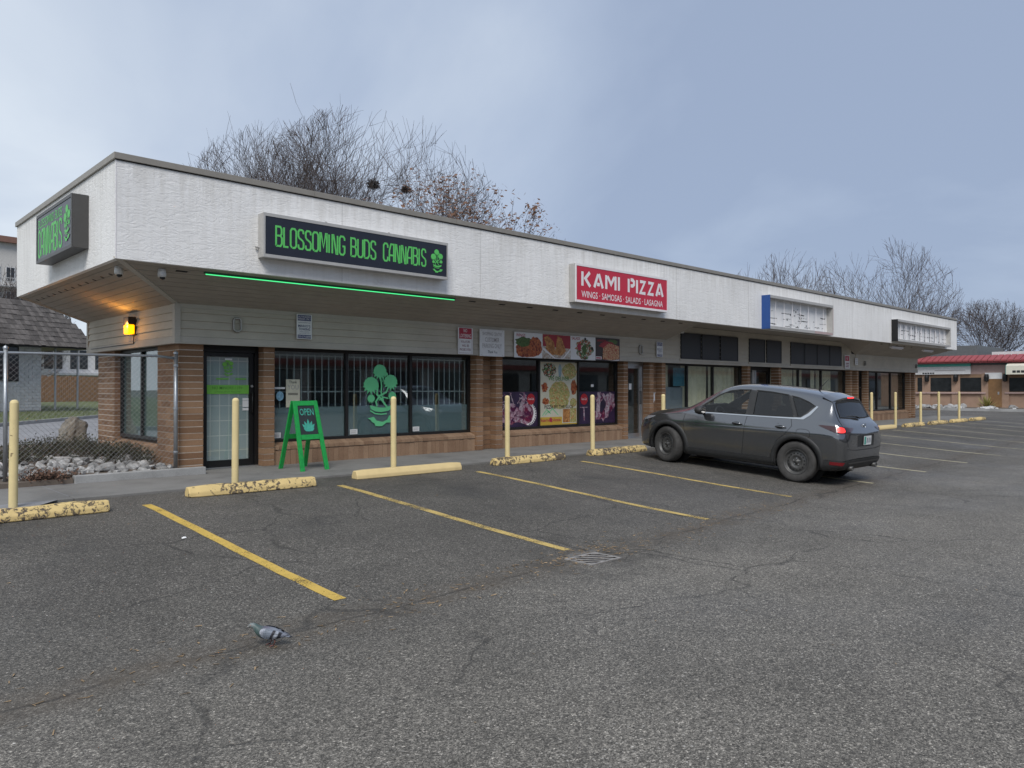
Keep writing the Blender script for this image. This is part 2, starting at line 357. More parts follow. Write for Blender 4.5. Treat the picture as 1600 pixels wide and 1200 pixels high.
# text as real mesh: laid on plane at origin o with unit vectors u (reading direction) and v (up)
def text_mb(txt, o, u, v, height, width=None, bold=0, align='CENTER', lines=1.0):
    cu = bpy.data.curves.new('text', 'FONT'); cu.body = txt; cu.size = 1; cu.align_x = align; cu.align_y = 'CENTER'; cu.fill_mode = 'FRONT'; cu.resolution_u = 2; cu.offset = bold*.35; cu.space_line = lines
    ob = bpy.data.objects.new('text', cu); COL.objects.link(ob); bpy.context.view_layer.update()
    me = bpy.data.meshes.new_from_object(ob.evaluated_get(bpy.context.evaluated_depsgraph_get()))
    pts = [p.co.copy() for p in me.vertices]; fs = [tuple(p.vertices) for p in me.polygons]
    bpy.data.objects.remove(ob); bpy.data.curves.remove(cu); bpy.data.meshes.remove(me)
    if not pts: return MB()
    x0, x1 = min(p.x for p in pts), max(p.x for p in pts); y0, y1 = min(p.y for p in pts), max(p.y for p in pts)
    ky = height/(y1-y0); kx = width/(x1-x0) if width else ky
    xc = (x0+x1)/2 if align == 'CENTER' else x0; yc = (y0+y1)/2
    o, u, v = Vector(o), Vector(u), Vector(v); mb = MB()
    mb.add([o+u*((p.x-xc)*kx)+v*((p.y-yc)*ky) for p in pts], fs); return mb
def ribbon(mb, pts, w, n, closed=False):        # flat mitred stroke along 3-D points, n = face normal
    pts = [Vector(p) for p in pts]; m = len(pts); n = Vector(n); L, Q = [], []
    for i, p in enumerate(pts):
        a = pts[(i-1) % m] if (closed or i) else None; c = pts[(i+1) % m] if (closed or i < m-1) else None
        d1 = (p-a).normalized() if a is not None else (c-p).normalized(); d2 = (c-p).normalized() if c is not None else d1
        n1, n2 = n.cross(d1), n.cross(d2); k = n1+n2
        k = n1 if k.length < .3 else k.normalized(); f = min(1.6, 1/max(.45, k.dot(n1)))
        L.append(p+k*(w/2*f)); Q.append(p-k*(w/2*f))
    fs = [(i, (i+1) % m, m+(i+1) % m, m+i) for i in range(m if closed else m-1)]
    return mb.add(L+Q, fs)

# ------------------------------------------------------------------ ground
def zg(x, y):
    a = -.02; b = -.30
    t = max(0, min(1, (10.2-y)/5.0)); t = t*t*(3-2*t)*.35+t*.65
    z = a+(b-a)*t
    if y < 4.8: z += min(.05, (4.8-y)*.008)
    return z-.012
def grid_sheet(name, xs, ys, zf, mat, parent=None, kind='structure'):
    me = bpy.data.meshes.new(name); nx = len(xs)
    me.from_pydata([(x, y, zf(x, y)) for y in ys for x in xs], [], [(j*nx+i, j*nx+i+1, (j+1)*nx+i+1, (j+1)*nx+i) for j in range(len(ys)-1) for i in range(nx-1)])
    me.materials.append(MATS[mat])
    for p in me.polygons: p.use_smooth = True
    o = bpy.data.objects.new(name, me); link(o, parent); ORG[o] = Vector((0,0,0))
    if kind: o['kind'] = kind
    return o
ys = [-400, -150, -60, -30]+[-20+i*2 for i in range(12)]+[3.2+i*.25 for i in range(33)]+[12, 14, 18, 25, 40, 80, 200, 600]
xs = [-400, -100, -40]+[-20+i*5 for i in range(20)]+[90, 140, 300, 700]
ground = grid_sheet('ground', xs, ys, zg, 'asphalt')
def zl(x, y): return zg(x, y)+.004
lines_x = [3.22+2.69*i for i in range(14)]
for i, x in enumerate(lines_x):
    y0 = 5.35 if i not in (3,) else 5.55; y1 = 9.85
    nn = 14; w = .055; me = bpy.data.meshes.new('parking_line')
    jx = [rnd.uniform(-.006, .006) for _ in range(nn+1)]
    vv = [(x+sx*w+jx[k]+.012*k*(0), y0+(y1-y0)*k/nn, zl(x, y0+(y1-y0)*k/nn)) for k in range(nn+1) for sx in (-1, 1)]
    me.from_pydata(vv, [], [(2*k, 2*k+1, 2*k+3, 2*k+2) for k in range(nn)])
    me.materials.append(MATS['line_yellow' if i == 0 else ('line_yellow_worn' if i < 4 else 'line_pale')])
    link(bpy.data.objects.new('parking_line', me), ground)
# sidewalk as slabs (one structure with slab parts)
walk = bpy.data.objects.new('sidewalk', None); link(walk); ORG[walk] = Vector((0,0,0)); tag(walk, 'grey concrete sidewalk along the shop fronts', kind='structure')
xw = -8.0
while xw < 41:
    x2 = xw+1.52
    MB().box(xw+.004, x2-.004, 10.72+rnd.uniform(-.006, .006), 12.36 if xw < 3.1 else 13.12, -.2, rnd.uniform(-.004, .004)).build('slab', 'sidewalk', walk, bevel=.006)
    xw = x2
# drain grate in the valley
M('pit_black', (.006, .006, .006), 1.0, var=0, spec=0)
dr = thing('drain_grate', (5.82, 4.9, zg(5.82, 4.9)), 'rusty square iron storm drain grate set in the asphalt', 'drain')
MB().box(5.60, 6.02, 4.76, 5.07, zg(5.8, 5.10)-.04, zg(5.8, 5.10)+.004).build('pit_shade', 'pit_black', dr)  # shade below the bars put in as a flat black slab
M('iron', (.34, .32, .3), .6, .4, .3, 15)
fr = MB(); z0 = zg(5.8, 5.10)+.002
for b in ((5.58, 6.04, 4.74, 4.765), (5.58, 6.04, 5.065, 5.09), (5.58, 5.605, 4.765, 5.065), (6.015, 6.04, 4.765, 5.065)): fr.box(*b, z0-.02, z0+.008)
fr.build('frame', 'iron', dr)
bu, bn = Vector((.82, -.57, 0)), Vector((.57, .82, 0))
for k in range(6):           # slanting bars clipped to the frame
    off = -.2+k*.08; c0 = Vector((5.81, 4.915, z0))+bn*off; lo, hi = -9, 9
    for a, h_, d_ in ((c0.x-5.81, .203, bu.x), (c0.y-4.915, .148, bu.y)):
        t0, t1 = sorted(((-h_-a)/d_, (h_-a)/d_)); lo, hi = max(lo, t0), min(hi, t1)
    if hi-lo < .05: continue
    p0, p1 = c0+bu*lo, c0+bu*hi; w2 = bn*.013
    MB().plate([p0-w2, p1-w2, p1+w2, p0+w2], (0, 0, .007)).build('bar', 'iron', dr)
# concrete apron patches round the drain
ap = MB()
pts = [(5.66, 5.095), (5.70, 5.19), (5.83, 5.23), (5.95, 5.17), (6.12, 5.2), (6.18, 5.12), (6.05, 5.095)]; concrete('drain_patch', (.13, .125, .118))
ap.quad([(x, y, zg(x, y)+.004) for x, y in pts]); ap.build('drain_patch', 'drain_patch', ground, fix=False)

# ------------------------------------------------------------------ the shop building
XA, XB, YF, YW = 4.68, 38.5, 11.44, 12.8       # wall corners, fascia plane, pillar plane
ZS, ZT, ZF, ZC = 2.12, 2.76, 3.19, 4.57        # siding bottom, siding top, fascia bottom, fascia top
OV = YW-YF
mall = thing('shop_building', (XA, YW, 0), 'long low strip of brick shops with white stucco fascia', 'building')
YG = 13.06                                     # glass plane
# core walls, roof, floors
w = MB(); w.box(XA+.3, XB-.1, 17.5, 17.68, 0, 4.2).box(XB-.14, XB, 13.2, 17.5, 0, ZF); w.build('back_wall', 'room_wall', mall)
box('roof_deck', 'room_ceiling', (XA-1.1, XB+1.1, YF+.25, 17.6, 4.2, 4.32), mall)
box('room_ceiling', 'room_ceiling', (XA+.25, XB-.15, 13.15, 17.49, 2.75, 2.8), mall)
box('room_floor', 'room_floor', (XA+.28, XB-.15, 13.1, 17.49, -.1, .012), mall)
for x in (11.52, 17.95, 24.0, 31.6): box('party_wall', 'room_wall', (x-.08, x+.08, 13.14, 17.48, .013, 2.74), mall)
# header above windows behind the siding
h = MB(); h.box(XA+.02, XB, 12.78, 13.2, ZS+.01, ZT); h.box(XA+.02, XA+.35, 13.2, 17.45, ZS+.01, ZT); h.build('header', 'dark_gap', mall)
# pillars: (x0, x1) on the front
NB = [0]
brick_mesh_cache = {}
def unit_brick(dx_, dy_, dz_, mat):
    k = (round(dx_, 3), round(dy_, 3), round(dz_, 3), mat)
    if k not in brick_mesh_cache:
        brick_mesh_cache[k] = MB().box(-dx_/2, dx_/2, -dy_/2, dy_/2, -dz_/2, dz_/2).mesh('brick', mat)
    return brick_mesh_cache[k]
def brick_at(c, d, mat, parent):
    o = bpy.data.objects.new('brick', unit_brick(*d, mat)); o.location = Vector(c)-ORG[parent]; link(o, parent); NB[0] += 1; return o
mass = MB()
def pillar(x0, x1, y0, y1, zt=ZS+.005, individual=True, split=False):
    p = MB().box(x0+.0075, x1-.0075, y0+.0075, y1, 0, zt).build('pillar', 'mortar', mall)
    n = 20; ch = zt/n; g = .012
    for k in range(n):
        zc = (k+.5)*ch
        cuts = [x0, x1]
        if split and x1-x0 > .3: cuts = [x0, x0+(.13 if k % 2 else .27), x1]
        ycuts = [y0, y1]
        if y1-y0 > .6: ycuts = [y0]+[q for q in (y0+(.2 if k % 2 else .4)+.4*i for i in range(4)) if q < y1-.1]+[y1]
        for a, b in zip(cuts, cuts[1:]):
            for c, d in zip(ycuts, ycuts[1:]):
                j = rnd.uniform(-.002, .002)
                if individual: brick_at(((a+b)/2, (c+d)/2+j, zc), (b-a-(g if len(cuts) > 2 else 0), d-c-(.006 if len(ycuts) > 2 else 0), ch-g), 'brick_face', p)
                else: mass.box(a+g/2, b-g/2, c+j, d, zc-ch/2+g/2, zc+ch/2-g/2)
    return p
YB = 13.10
pillar(XA, 5.08, YW, 13.8, split=False)                       # corner pillar
for x0, x1 in ((6.144, 6.35), (11.14, 11.34), (11.73, 11.93), (16.41, 16.60), (17.58, 17.77), (18.17, 18.35)): pillar(x0, x1, YW, YB)
for x0, x1 in ((22.98, 23.18), (25.13, 25.32), (31.16, 31.33), (31.80, 31.97), (32.83, 33.0), (37.76, 37.95), (38.33, 38.5)): pillar(x0, x1, YW, YB, individual=False)
# recess walls between paired pillars
for x0, x1 in ((11.345, 11.725), (17.775, 18.165), (31.335, 31.795), (37.955, 38.325)):
    box('recess_wall', 'mortar', (x0-.02, x1+.02, 13.01, 13.1, 0, ZS+.004), mall)
    for k in range(20): mass.box(x0, x1, 12.995, 13.02, k*ZS/20+.004, (k+1)*ZS/20-.005)
# far pillar on the side wall and the side base
pillar(XA, XA+.34, 16.2, 17.26, individual=False)
mass.build('brickwork', 'brick_mass', mall)['kind'] = 'stuff'
# side wall: base, window
sb = MB()
for k in range(22):
    y = 13.81+k*.1086
    sb.add([(XA+.02, y+.004, 0), (XA+.34, y+.004, 0), (XA+.34, y+.1, 0), (XA+.02, y+.1, 0), (XA+.02, y+.004, .36), (XA+.34, y+.004, .44), (XA+.34, y+.1, .44), (XA+.02, y+.1, .36)],
           [(3,2,1,0),(4,5,6,7),(0,1,5,4),(1,2,6,5),(2,3,7,6),(3,0,4,7)])
o = sb.build('side_base_bricks', 'brick_soldier_mass', mall); o['kind'] = 'stuff'
def window(panes, z0=.40, z1=ZS, y=YG, fw=.055, mat='bronze_frame', gm='shop_glass', side=False):
    """panes: list of (a, b) along the wall"""
    a0, a1 = panes[0][0], panes[-1][1]
    def B(mb, a, b, c0, c1, d0, d1):
        if side: mb.box(c0, c1, a, b, d0, d1)
        else: mb.box(a, b, c0, c1, d0, d1)
    fr = MB(); c0, c1 = y-.05, y+.05
    B(fr, a0, a1, c0, c1, z0, z0+fw); B(fr, a0, a1, c0, c1, z1-fw, z1)
    for a in (a0, a1-fw): B(fr, a, a+fw, c0, c1, z0+fw, z1-fw)
    wobj = fr.build('window', mat, mall)
    for (p, q), (r_, s_) in zip(panes, panes[1:]):
        m_ = MB(); B(m_, q-fw/2, q+fw/2, c0+.003, c1-.003, z0+fw, z1-fw); m_.build('mullion', mat, wobj)
    for p, q in panes:
        l_ = p+(fw if p == a0 else fw/2); r_ = q-(fw if q == a1 else fw/2)
        m_ = MB(); B(m_, l_, r_, y-.003, y+.003, z0+fw, z1-fw); m_.build('pane', gm, wobj)
    return wobj
def base(x0, x1, individual):
    n = round((x1-x0)/.112); d = (x1-x0)/n
    core = MB(); core.add([(x0, 12.86, 0), (x1, 12.86, 0), (x1, 13.12, 0), (x0, 13.12, 0), (x0, 12.86, .325), (x1, 12.86, .325), (x1, 13.12, .39), (x0, 13.12, .39)],
             [(3,2,1,0),(4,5,6,7),(0,1,5,4),(1,2,6,5),(2,3,7,6),(3,0,4,7)])
    co = core.build('window_base', 'mortar', mall)
    def shape(mb, x, wd, j):
        ya = 12.85+j; mb.add([(x, ya, 0), (x+wd, ya, 0), (x+wd, 13.0, 0), (x, 13.0, 0), (x, ya, .268), (x+wd, ya, .268), (x+wd, 13.0, .268), (x, 13.0, .268)], [(3,2,1,0),(4,5,6,7),(0,1,5,4),(1,2,6,5),(2,3,7,6),(3,0,4,7)])
    def sill(mb, x, wd, j):
        ya = 12.835+j; mb.add([(x, ya, .276), (x+wd, ya, .276), (x+wd, 13.01, .276), (x, 13.01, .276), (x, ya, .335), (x+wd, ya, .335), (x+wd, 13.01, .398), (x, 13.01, .398)], [(3,2,1,0),(4,5,6,7),(0,1,5,4),(1,2,6,5),(2,3,7,6),(3,0,4,7)])
    if individual:
        b1 = MB(); shape(b1, -d/2+.003, d-.006, -12.85+0); 
        me1 = MB(); me1.box(-d/2+.003, d/2-.003, -.075, .075, -.134, .134); me1 = me1.mesh('brick', 'brick_soldier')
        me2 = MB(); me2.add([(-d/2+.003, -.09, -.03), (d/2-.003, -.09, -.03), (d/2-.003, .09, -.03), (-d/2+.003, .09, -.03), (-d/2+.003, -.09, .03), (d/2-.003, -.09, .03), (d/2-.003, .09, .093), (-d/2+.003, .09, .093)], [(3,2,1,0),(4,5,6,7),(0,1,5,4),(1,2,6,5),(2,3,7,6),(3,0,4,7)]); me2 = me2.mesh('sill_brick', 'brick_soldier')
        for k in range(n):
            x = x0+(k+.5)*d
            for nm, me, c in (('brick', me1, (x, 12.925+rnd.uniform(-.004, .004), .134)), ('sill_brick', me2, (x, 12.925+rnd.uniform(-.004, .004), .306))):
                o = bpy.data.objects.new(nm, me); o.location = Vector(c)-ORG[mall]; link(o, co)
    else:
        mb = MB()
        for k in range(n):
            x = x0+k*d+.003; shape(mb, x, d-.006, rnd.uniform(-.004, .004)); sill(mb, x, d-.006, rnd.uniform(-.004, .004))
        mb.build('soldier_bricks', 'brick_soldier_mass', mall)['kind'] = 'stuff'
base(6.352, 11.138, True); base(11.932, 16.408, True); base(18.352, 22.978, False); base(25.322, 31.158, False); base(33.002, 37.758, False)
win1 = window([(6.352, 7.97), (7.97, 9.51), (9.51, 11.138)])
win2 = window([(11.932, 13.37), (13.37, 14.81), (14.81, 16.408)])
win3 = window([(18.352, 19.80), (19.80, 21.25), (21.25, 22.978)], gm='pale_glass')
win4 = window([(25.322, 27.1), (27.1, 29.0), (29.0, 31.158)], gm='pale_glass')
win5 = window([(33.002, 34.5), (34.5, 36.05), (36.05, 37.758)], gm='shop_glass')
wins = window([(13.81, 15.0), (15.0, 16.19)], .45, ZS, XA+.16, mat='black_frame', side=True)
film('frost_side', (.44, .54, .52), .7)
for a, b in ((13.87, 14.97), (15.03, 16.13)): MB().box(XA+.166, XA+.168, a, b, .506, 2.06).build('frost_film', 'frost_side', wins)
def door(x0, x1, y, hinge, mat='black_frame', gm='shop_glass', zt=ZS):
    j = .07; st = .075; hd = .11
    fr = MB(); fr.box(x0, x0+j, y-.06, y+.06, 0, zt); fr.box(x1-j, x1, y-.06, y+.06, 0, zt); fr.box(x0+j, x1-j, y-.06, y+.06, zt-hd, zt)
    d = fr.build('door', mat, mall)
    lf = MB(); a, b, t, z0, z1 = x0+j+.006, x1-j-.006, .022, .02, zt-hd-.006
    lf.box(a, a+st, y-t, y+t, z0, z1).box(b-st, b, y-t, y+t, z0, z1).box(a+st, b-st, y-t, y+t, z0, z0+.11).box(a+st, b-st, y-t, y+t, z1-.06, z1)
    lf.build('door_leaf', mat, d); MB().box(a+st, b-st, y-.004, y+.004, z0+.11, z1-.06).build('glass', gm, d)
    hx = b-st/2 if hinge == 'L' else a+st/2
    MB().tube([(hx, y-.02, .95), (hx, y-.07, .95), (hx, y-.07, 1.3), (hx, y-.02, 1.3)], .011, 8).build('handle', 'black_frame', d, smooth=True)
    MB().lathe([(.0, -.03), (.022, -.03), (.022, .0)], (hx, y-.02, 1.42), 'Y', 12).build('lock', 'aluminium', d)
    MB().box(x0, x1, 12.99, 13.12, .0, .018).build('threshold', 'aluminium', d)
    return d
d1 = door(5.082, 6.142, YG, 'L', gm='pale_glass'); d2 = door(16.602, 17.578, YG+.02, 'L', 'aluminium'); d3 = door(23.182, 25.128, YG+.12, 'L', 'bronze_frame'); d4 = door(31.972, 32.828, YG+.02, 'L', 'bronze_frame')
MB().box(24.1, 24.16, YG+.07, YG+.17, 0, 2.0).build('meeting_stile', 'aluminium', d3)
# frosted films, security bars and drapes behind the glass
for a, b in ((6.41, 7.94), (8.0, 9.48), (9.54, 11.08)):
    MB().box(a, b, YG+.012, YG+.0135, .457, 1.03).build('frost_film', 'frost_film', win1)
    n = 11
    for k in range(n):
        x = a+.04+(b-a-.08)*k/(n-1); MB().box(x-.009, x+.009, YG+.03, YG+.046, .55, 2.02).build('security_bar', 'bars_white', win1)
    for z in (.62, 1.32, 2.0): MB().box(a, b, YG+.047, YG+.058, z-.011, z+.011).build('security_rail', 'bars_white', win1)
MB().box(5.24, 5.985, YG+.0065, YG+.008, .135, 1.93).build('frost_film', 'frost_door', d1)
for k in range(5):
    x = 5.3+k*.165; MB().box(x-.007, x+.007, YG+.0041, YG+.0051, .14, 1.92).build('grille_bar', 'bars_white', d1)
for k in range(7):
    z = .3+k*.26; MB().box(5.24, 5.985, YG+.0052, YG+.0058, z-.007, z+.007).build('grille_rail', 'bars_white', d1)
def drape(x0, x1, y, z0, z1, par, seed):
    q = random.Random(seed); n = int((x1-x0)/.025); mb = MB(); ph = q.random()*6
    f = lambda i: .03*math.sin(i*.55+ph)+.018*math.sin(i*.23+2*ph)
    vv = []; 
    for i in range(n+1): 
        x = x0+(x1-x0)*i/n; vv += [(x, y+f(i), z0), (x, y+f(i)*.8, z1)]
    mb.add(vv, [(2*i, 2*i+2, 2*i+3, 2*i+1) for i in range(n)]); mb.build('drape', 'drape', par, smooth=True, fix=False)
drape(19.84, 21.23, YG+.2, .45, 2.08, win3, 1); drape(21.28, 22.92, YG+.2, .45, 2.08, win3, 2)
box('window_panel', 'panel_grey', (18.42, 19.77, YG+.12, YG+.14, .45, 1.42), win3)
box('window_poster', 'poster_teal', (19.18, 19.77, YG+.05, YG+.055, 1.45, 2.0), win3); drape(18.42, 19.15, YG+.25, 1.2, 2.08, win3, 3)
drape(25.4, 27.05, YG+.2, .45, 2.08, win4, 4); drape(27.15, 27.9, YG+.2, .45, 2.08, win4, 5); drape(28.5, 28.97, YG+.2, .45, 2.08, win4, 6); drape(29.04, 30.3, YG+.2, .45, 2.08, win4, 7)
drape(33.06, 33.6, YG+.3, .45, 2.08, win5, 8)
MB().box(6.9, 10.6, 14.6, 15.1, .013, 1.05).build('counter', 'panel_grey', mall)
sh = MB()
for z in (.5, .95, 1.4, 1.85): sh.box(6.5, 11.2, 17.1, 17.45, z, z+.03)
sh.build('shelves', 'bars_white', mall)
# siding boards: lapped, each its own part
def lap(a0, a1, k, z0, bh, side=False, nm='siding_board'):
    p = .030; q = .004; yb = 12.72
    prof = [(yb-p, z0), (yb, z0), (yb, z0+bh+.012), (yb-q, z0+bh+.012)]
    mb = MB()
    if not side: mb.hexa([(a0, y, z) for y, z in prof], [(a1, y, z) for y, z in prof])
    else: mb.hexa([(XA-.08+(y-12.72), a0, z) for y, z in prof], [(XA-.08+(y-12.72), a1, z) for y, z in prof])
    return mb.build(nm, 'siding_paint', mall)
nbd = 4; bz0 = ZS+.115; bh = (ZT-bz0)/nbd
for k in range(nbd):
    z = bz0+k*bh
    for a0, a1 in ((XA-.03, 11.5), (11.504, 18.2), (18.204, 25.0), (25.004, 31.4), (31.404, XB)): lap(a0, a1, k, z, bh)
    lap(12.735, 17.6, k, z, bh, True)
for k in range(3):
    z = ZT+k*.145
    for a0, a1 in ((18.204, 25.0), (25.004, 31.0)): lap(a0, a1, k, z, .145)
for a0, a1 in ((XA-.03, 11.5), (11.504, 18.2), (18.204, 25.0), (25.004, 31.4), (31.404, XB)): box('bottom_trim', 'trim_paint', (a0, a1, 12.688, 12.79, ZS-.005, ZS+.112), mall)
box('bottom_trim', 'trim_paint', (XA-.112, XA+.02, 12.74, 17.6, ZS-.005, ZS+.112), mall)
for a0, a1 in ((XA-.06, 18.18), (31.42, XB)): box('top_trim', 'trim_paint', (a0, a1, 12.69, 12.72, ZT-.06, ZT+.01), mall)
ct = MB(); ct.box(XA-.118, XA-.025, 12.672, 12.692, ZS-.007, ZT); ct.box(XA-.118, XA-.1, 12.692, 12.775, ZS-.007, ZT); ct.build('corner_trim', 'trim_paint', mall)
box('end_trim', 'trim_paint', (XA-.118, XA-.07, 17.55, 17.64, ZS-.007, ZT), mall)
hb = MB(); hb.box(XA-.075, XB, 12.72, 12.79, ZS, ZF+.05); hb.box(XA-.075, XA, 12.79, 17.6, ZS, ZT+.04); hb.build('sheathing', 'dark_gap', mall)
# transom panels in the tall middle section
for a, b in ((18.95, 20.0), (20.06, 21.06), (21.12, 22.16), (22.88, 23.92), (24.04, 25.08), (25.78, 26.82), (26.86, 27.86), (27.90, 28.92), (28.96, 30.0)):
    t_ = MB(); 
    for q in ((a, a+.03, 2.25, 3.02), (b-.03, b, 2.25, 3.02), (a+.03, b-.03, 2.25, 2.28), (a+.03, b-.03, 2.99, 3.02)): t_.box(q[0], q[1], 12.665, 12.70, q[2], q[3])
    pr = t_.build('transom_panel', 'black_frame', mall); MB().box(a+.03, b-.03, 12.675, 12.695, 2.28, 2.99).build('panel', 'transom_dark', pr)
for a, b in ((18.88, 22.23), (22.82, 25.14), (25.72, 30.06)): box('transom_sill', 'trim_paint', (a, b, 12.655, 12.698, 2.195, 2.245), mall)
# soffits: boards on a slope from the siding top to the fascia bottom
YS0, YS1 = 12.71, YF+.03
def soff(tA, tB, xa, xb, side=False, nm='soffit_board'):
    def pt(t, q):
        if side: return (XA-.08-(OV-.1)*t, q, ZT+(ZF-ZT+.02)*t)
        return (q, YS0+(YS1-YS0)*t, ZT+(ZF-ZT+.02)*t)
    pts = [pt(tA, xa[0]), pt(tA, xb[0]), pt(tB, xb[1]), pt(tB, xa[1])]
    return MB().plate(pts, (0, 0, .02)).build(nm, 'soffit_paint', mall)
NBD = 9
for k in range(NBD):
    tA, tB = k/NBD+.004, (k+1)/NBD-.004
    c = lambda t: XA-.08-(OV-.1)*t
    cy = lambda t: YS0+(YS1-YS0)*t
    soff(tA, tB, (c(tA), c(tB)), (18.2, 18.2))
    soff(tA, tB, (31.4-1.4*tA, 31.4-1.4*tB), (XB+OV*tA*.9, XB+OV*tB*.9))
    soff(tA, tB, (cy(tA), cy(tB)), (17.62, 17.62), True)
bk = MB()
for a in (((XA-.08, YS0, ZT+.028), (18.19, YS0, ZT+.028), (18.19, YS1, ZF+.05), (XA-.08-(OV-.1), YS1, ZF+.05)), ((31.42, YS0, ZT+.028), (XB, YS0, ZT+.028), (XB+OV*.9, YS1, ZF+.05), (30.02, YS1, ZF+.05)), ((XA-.08, YS0, ZT+.028), (XA-.08-(OV-.1), YS1, ZF+.05), (XA-.08-(OV-.1), 17.6, ZF+.05), (XA-.08, 17.6, ZT+.028))):
    bk.plate(a, (0, 0, .01))
bk.build('soffit_backing', 'dark_gap', mall)
MB().add([(18.2, YS0, ZT), (18.2, YS1, ZF+.02), (18.2, YS0, ZF+.02)], [(0, 1, 2)]).build('soffit_return', 'soffit_paint', mall)
MB().add([(31.4, YS0, ZT), (30.0, YS1, ZF+.02), (30.0, YS0, ZF+.02)], [(0, 1, 2)]).build('soffit_return', 'soffit_paint', mall)
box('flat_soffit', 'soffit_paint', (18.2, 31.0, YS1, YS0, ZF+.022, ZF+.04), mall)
hp = Vector((XA-.08, YS0, ZT-.006)), Vector((XA-.08-(OV-.1), YS1, ZF+.012))
MB().hexa([hp[0]+Vector((-.035, .02, 0)), hp[0]+Vector((.035, -.02, 0)), hp[0]+Vector((.035, -.02, .02)), hp[0]+Vector((-.035, .02, .02))], [hp[1]+Vector((-.035, .02, 0)), hp[1]+Vector((.035, -.02, 0)), hp[1]+Vector((.035, -.02, .02)), hp[1]+Vector((-.035, .02, .02))]).build('hip_trim', 'trim_paint', mall)
MB().plate([(XA-.08, 17.60, ZT-.03), (XA-.08-(OV-.1), 17.60, ZF-.01), (XA-.08-(OV-.1), 17.60, ZF+.09), (XA-.08, 17.60, ZT+.07)], (0, .03, 0)).build('barge_board', 'trim_paint', mall)
# vents in the soffit
t = .84
for k in range(38):
    x = 4.3+k*.82
    if 29.6 < x < 31: continue
    tt = .84; z = ZT+(ZF-ZT+.02)*tt-.004 if (x < 18.1 or x > 31) else ZF+.018
    y = YS0+(YS1-YS0)*tt; sl = (ZF-ZT)/(YS0-YS1) if (x < 18.1 or x > 31) else 0
    MB().plate([(x-.085, y-.02, z+.02*sl), (x+.085, y-.02, z+.02*sl), (x+.085, y+.02, z-.02*sl), (x-.085, y+.02, z-.02*sl)], (0, 0, .003)).build('soffit_vent', 'dark_gap', mall)
for k in range(13):
    y = 12.2+k*.42; tt = .8; x = XA-.08-(OV-.1)*tt; z = ZT+(ZF-ZT+.02)*tt-.004; sl = (ZF-ZT)/(OV-.1)
    MB().plate([(x+.032*math.cos(g), y+.032*math.sin(g), z-.032*math.cos(g)*sl) for g in [i*math.pi/5 for i in range(10)]], (0, 0, .003)).build('soffit_vent', 'dark_gap', mall)
# fascia and cap flashing
fa = MB(); X0, X1 = XA-OV, XB+OV+.01
fa.box(X0, X1, YF, YF+.16, ZF, ZC); fa.box(X0, X0+.16, YF+.16, 17.65, ZF, ZC); fa.box(X1-.16, X1, YF+.16, 17.65, ZF, ZC); fa.box(X0+.16, X1-.16, 17.5, 17.65, 3.4, ZC)
bmf = fa.build('fascia', 'white_stucco', mall)
bd = MB(); bd.box(X0-.004, X0+.008, YF-.004, YF+.008, ZF, ZC); bd.build('corner_bead', 'sign_white', mall)
for x in (6.9, 10.05, 13.2, 16.9, 20.6, 24.3, 28.0, 31.7, 35.4): MB().box(x, x+.006, YF-.002, YF+.01, ZF+.02, ZC).build('control_joint', 'sign_frame_grey', mall)
x = X0
while x < X1-.1:
    x2 = min(x+3.05, X1)
    c = MB(); c.box(x if x > X0 else X0-.03, x2-.004, YF-.03, YF+.22, ZC+.003, ZC+.093); c.build('cap_flashing', 'cap_metal', mall, bevel=.004); x = x2
y = YF+.222
while y < 17.6:
    y2 = min(y+3.05, 17.68)
    MB().box(X0-.03, X0+.2, y, y2-.004, ZC+.003, ZC+.093).build('cap_flashing', 'cap_metal', mall, bevel=.004); y = y2
box('drip_edge', 'dark_gap', (X0-.012, X1, YF-.012, YF-.001, ZC-.012, ZC+.002), mall)
# ------------------------------------------------------------------ signs
# condensed stroke letters, unit cell 0..1 wide, 0..1 high; strokes are lists of points, 'c' = closed
LT = {
 'B': (.62, [[(0,0),(0,1),(.42,1),(.55,.88),(.55,.64),(.42,.53),(.58,.42),(.58,.13),(.44,0),(0,0)], [(.05,.53),(.40,.53)]]),
 'L': (.5, [[(0,1),(0,0),(.45,0)]]),
 'O': (.6, [[(.15,0),(0,.12),(0,.88),(.15,1),(.42,1),(.57,.88),(.57,.12),(.42,0),(.15,0)]]),
 'S': (.6, [[(.55,.80),(.52,.95),(.40,1),(.15,1),(.02,.90),(.02,.66),(.12,.56),(.45,.44),(.56,.34),(.56,.10),(.43,0),(.16,0),(.04,.06),(.02,.22)]]),
 'M': (.8, [[(0,0),(0,1),(.12,1),(.37,.25),(.62,1),(.74,1),(.74,0)]]),
 'I': (.2, [[(.02,0),(.02,1)]]),
 'N': (.64, [[(0,0),(0,1),(.14,1),(.45,0),(.58,0),(.58,1)]]),
 'G': (.62, [[(.56,.78),(.56,.90),(.42,1),(.15,1),(0,.88),(0,.12),(.15,0),(.42,0),(.57,.12),(.57,.46),(.32,.46)]]),
 'U': (.6, [[(0,1),(0,.12),(.15,0),(.42,0),(.57,.12),(.57,1)]]),
 'D': (.6, [[(0,0),(0,1),(.38,1),(.57,.84),(.57,.16),(.38,0),(0,0)]]),
 'C': (.58, [[(.54,.76),(.54,.90),(.42,1),(.15,1),(0,.88),(0,.12),(.15,0),(.42,0),(.54,.10),(.54,.25)]]),
 'A': (.62, [[(0,0),(0,.62),(.2,1),(.57,1),(.57,0)], [(.03,.36),(.54,.36)]]),
 ' ': (.35, []),
}
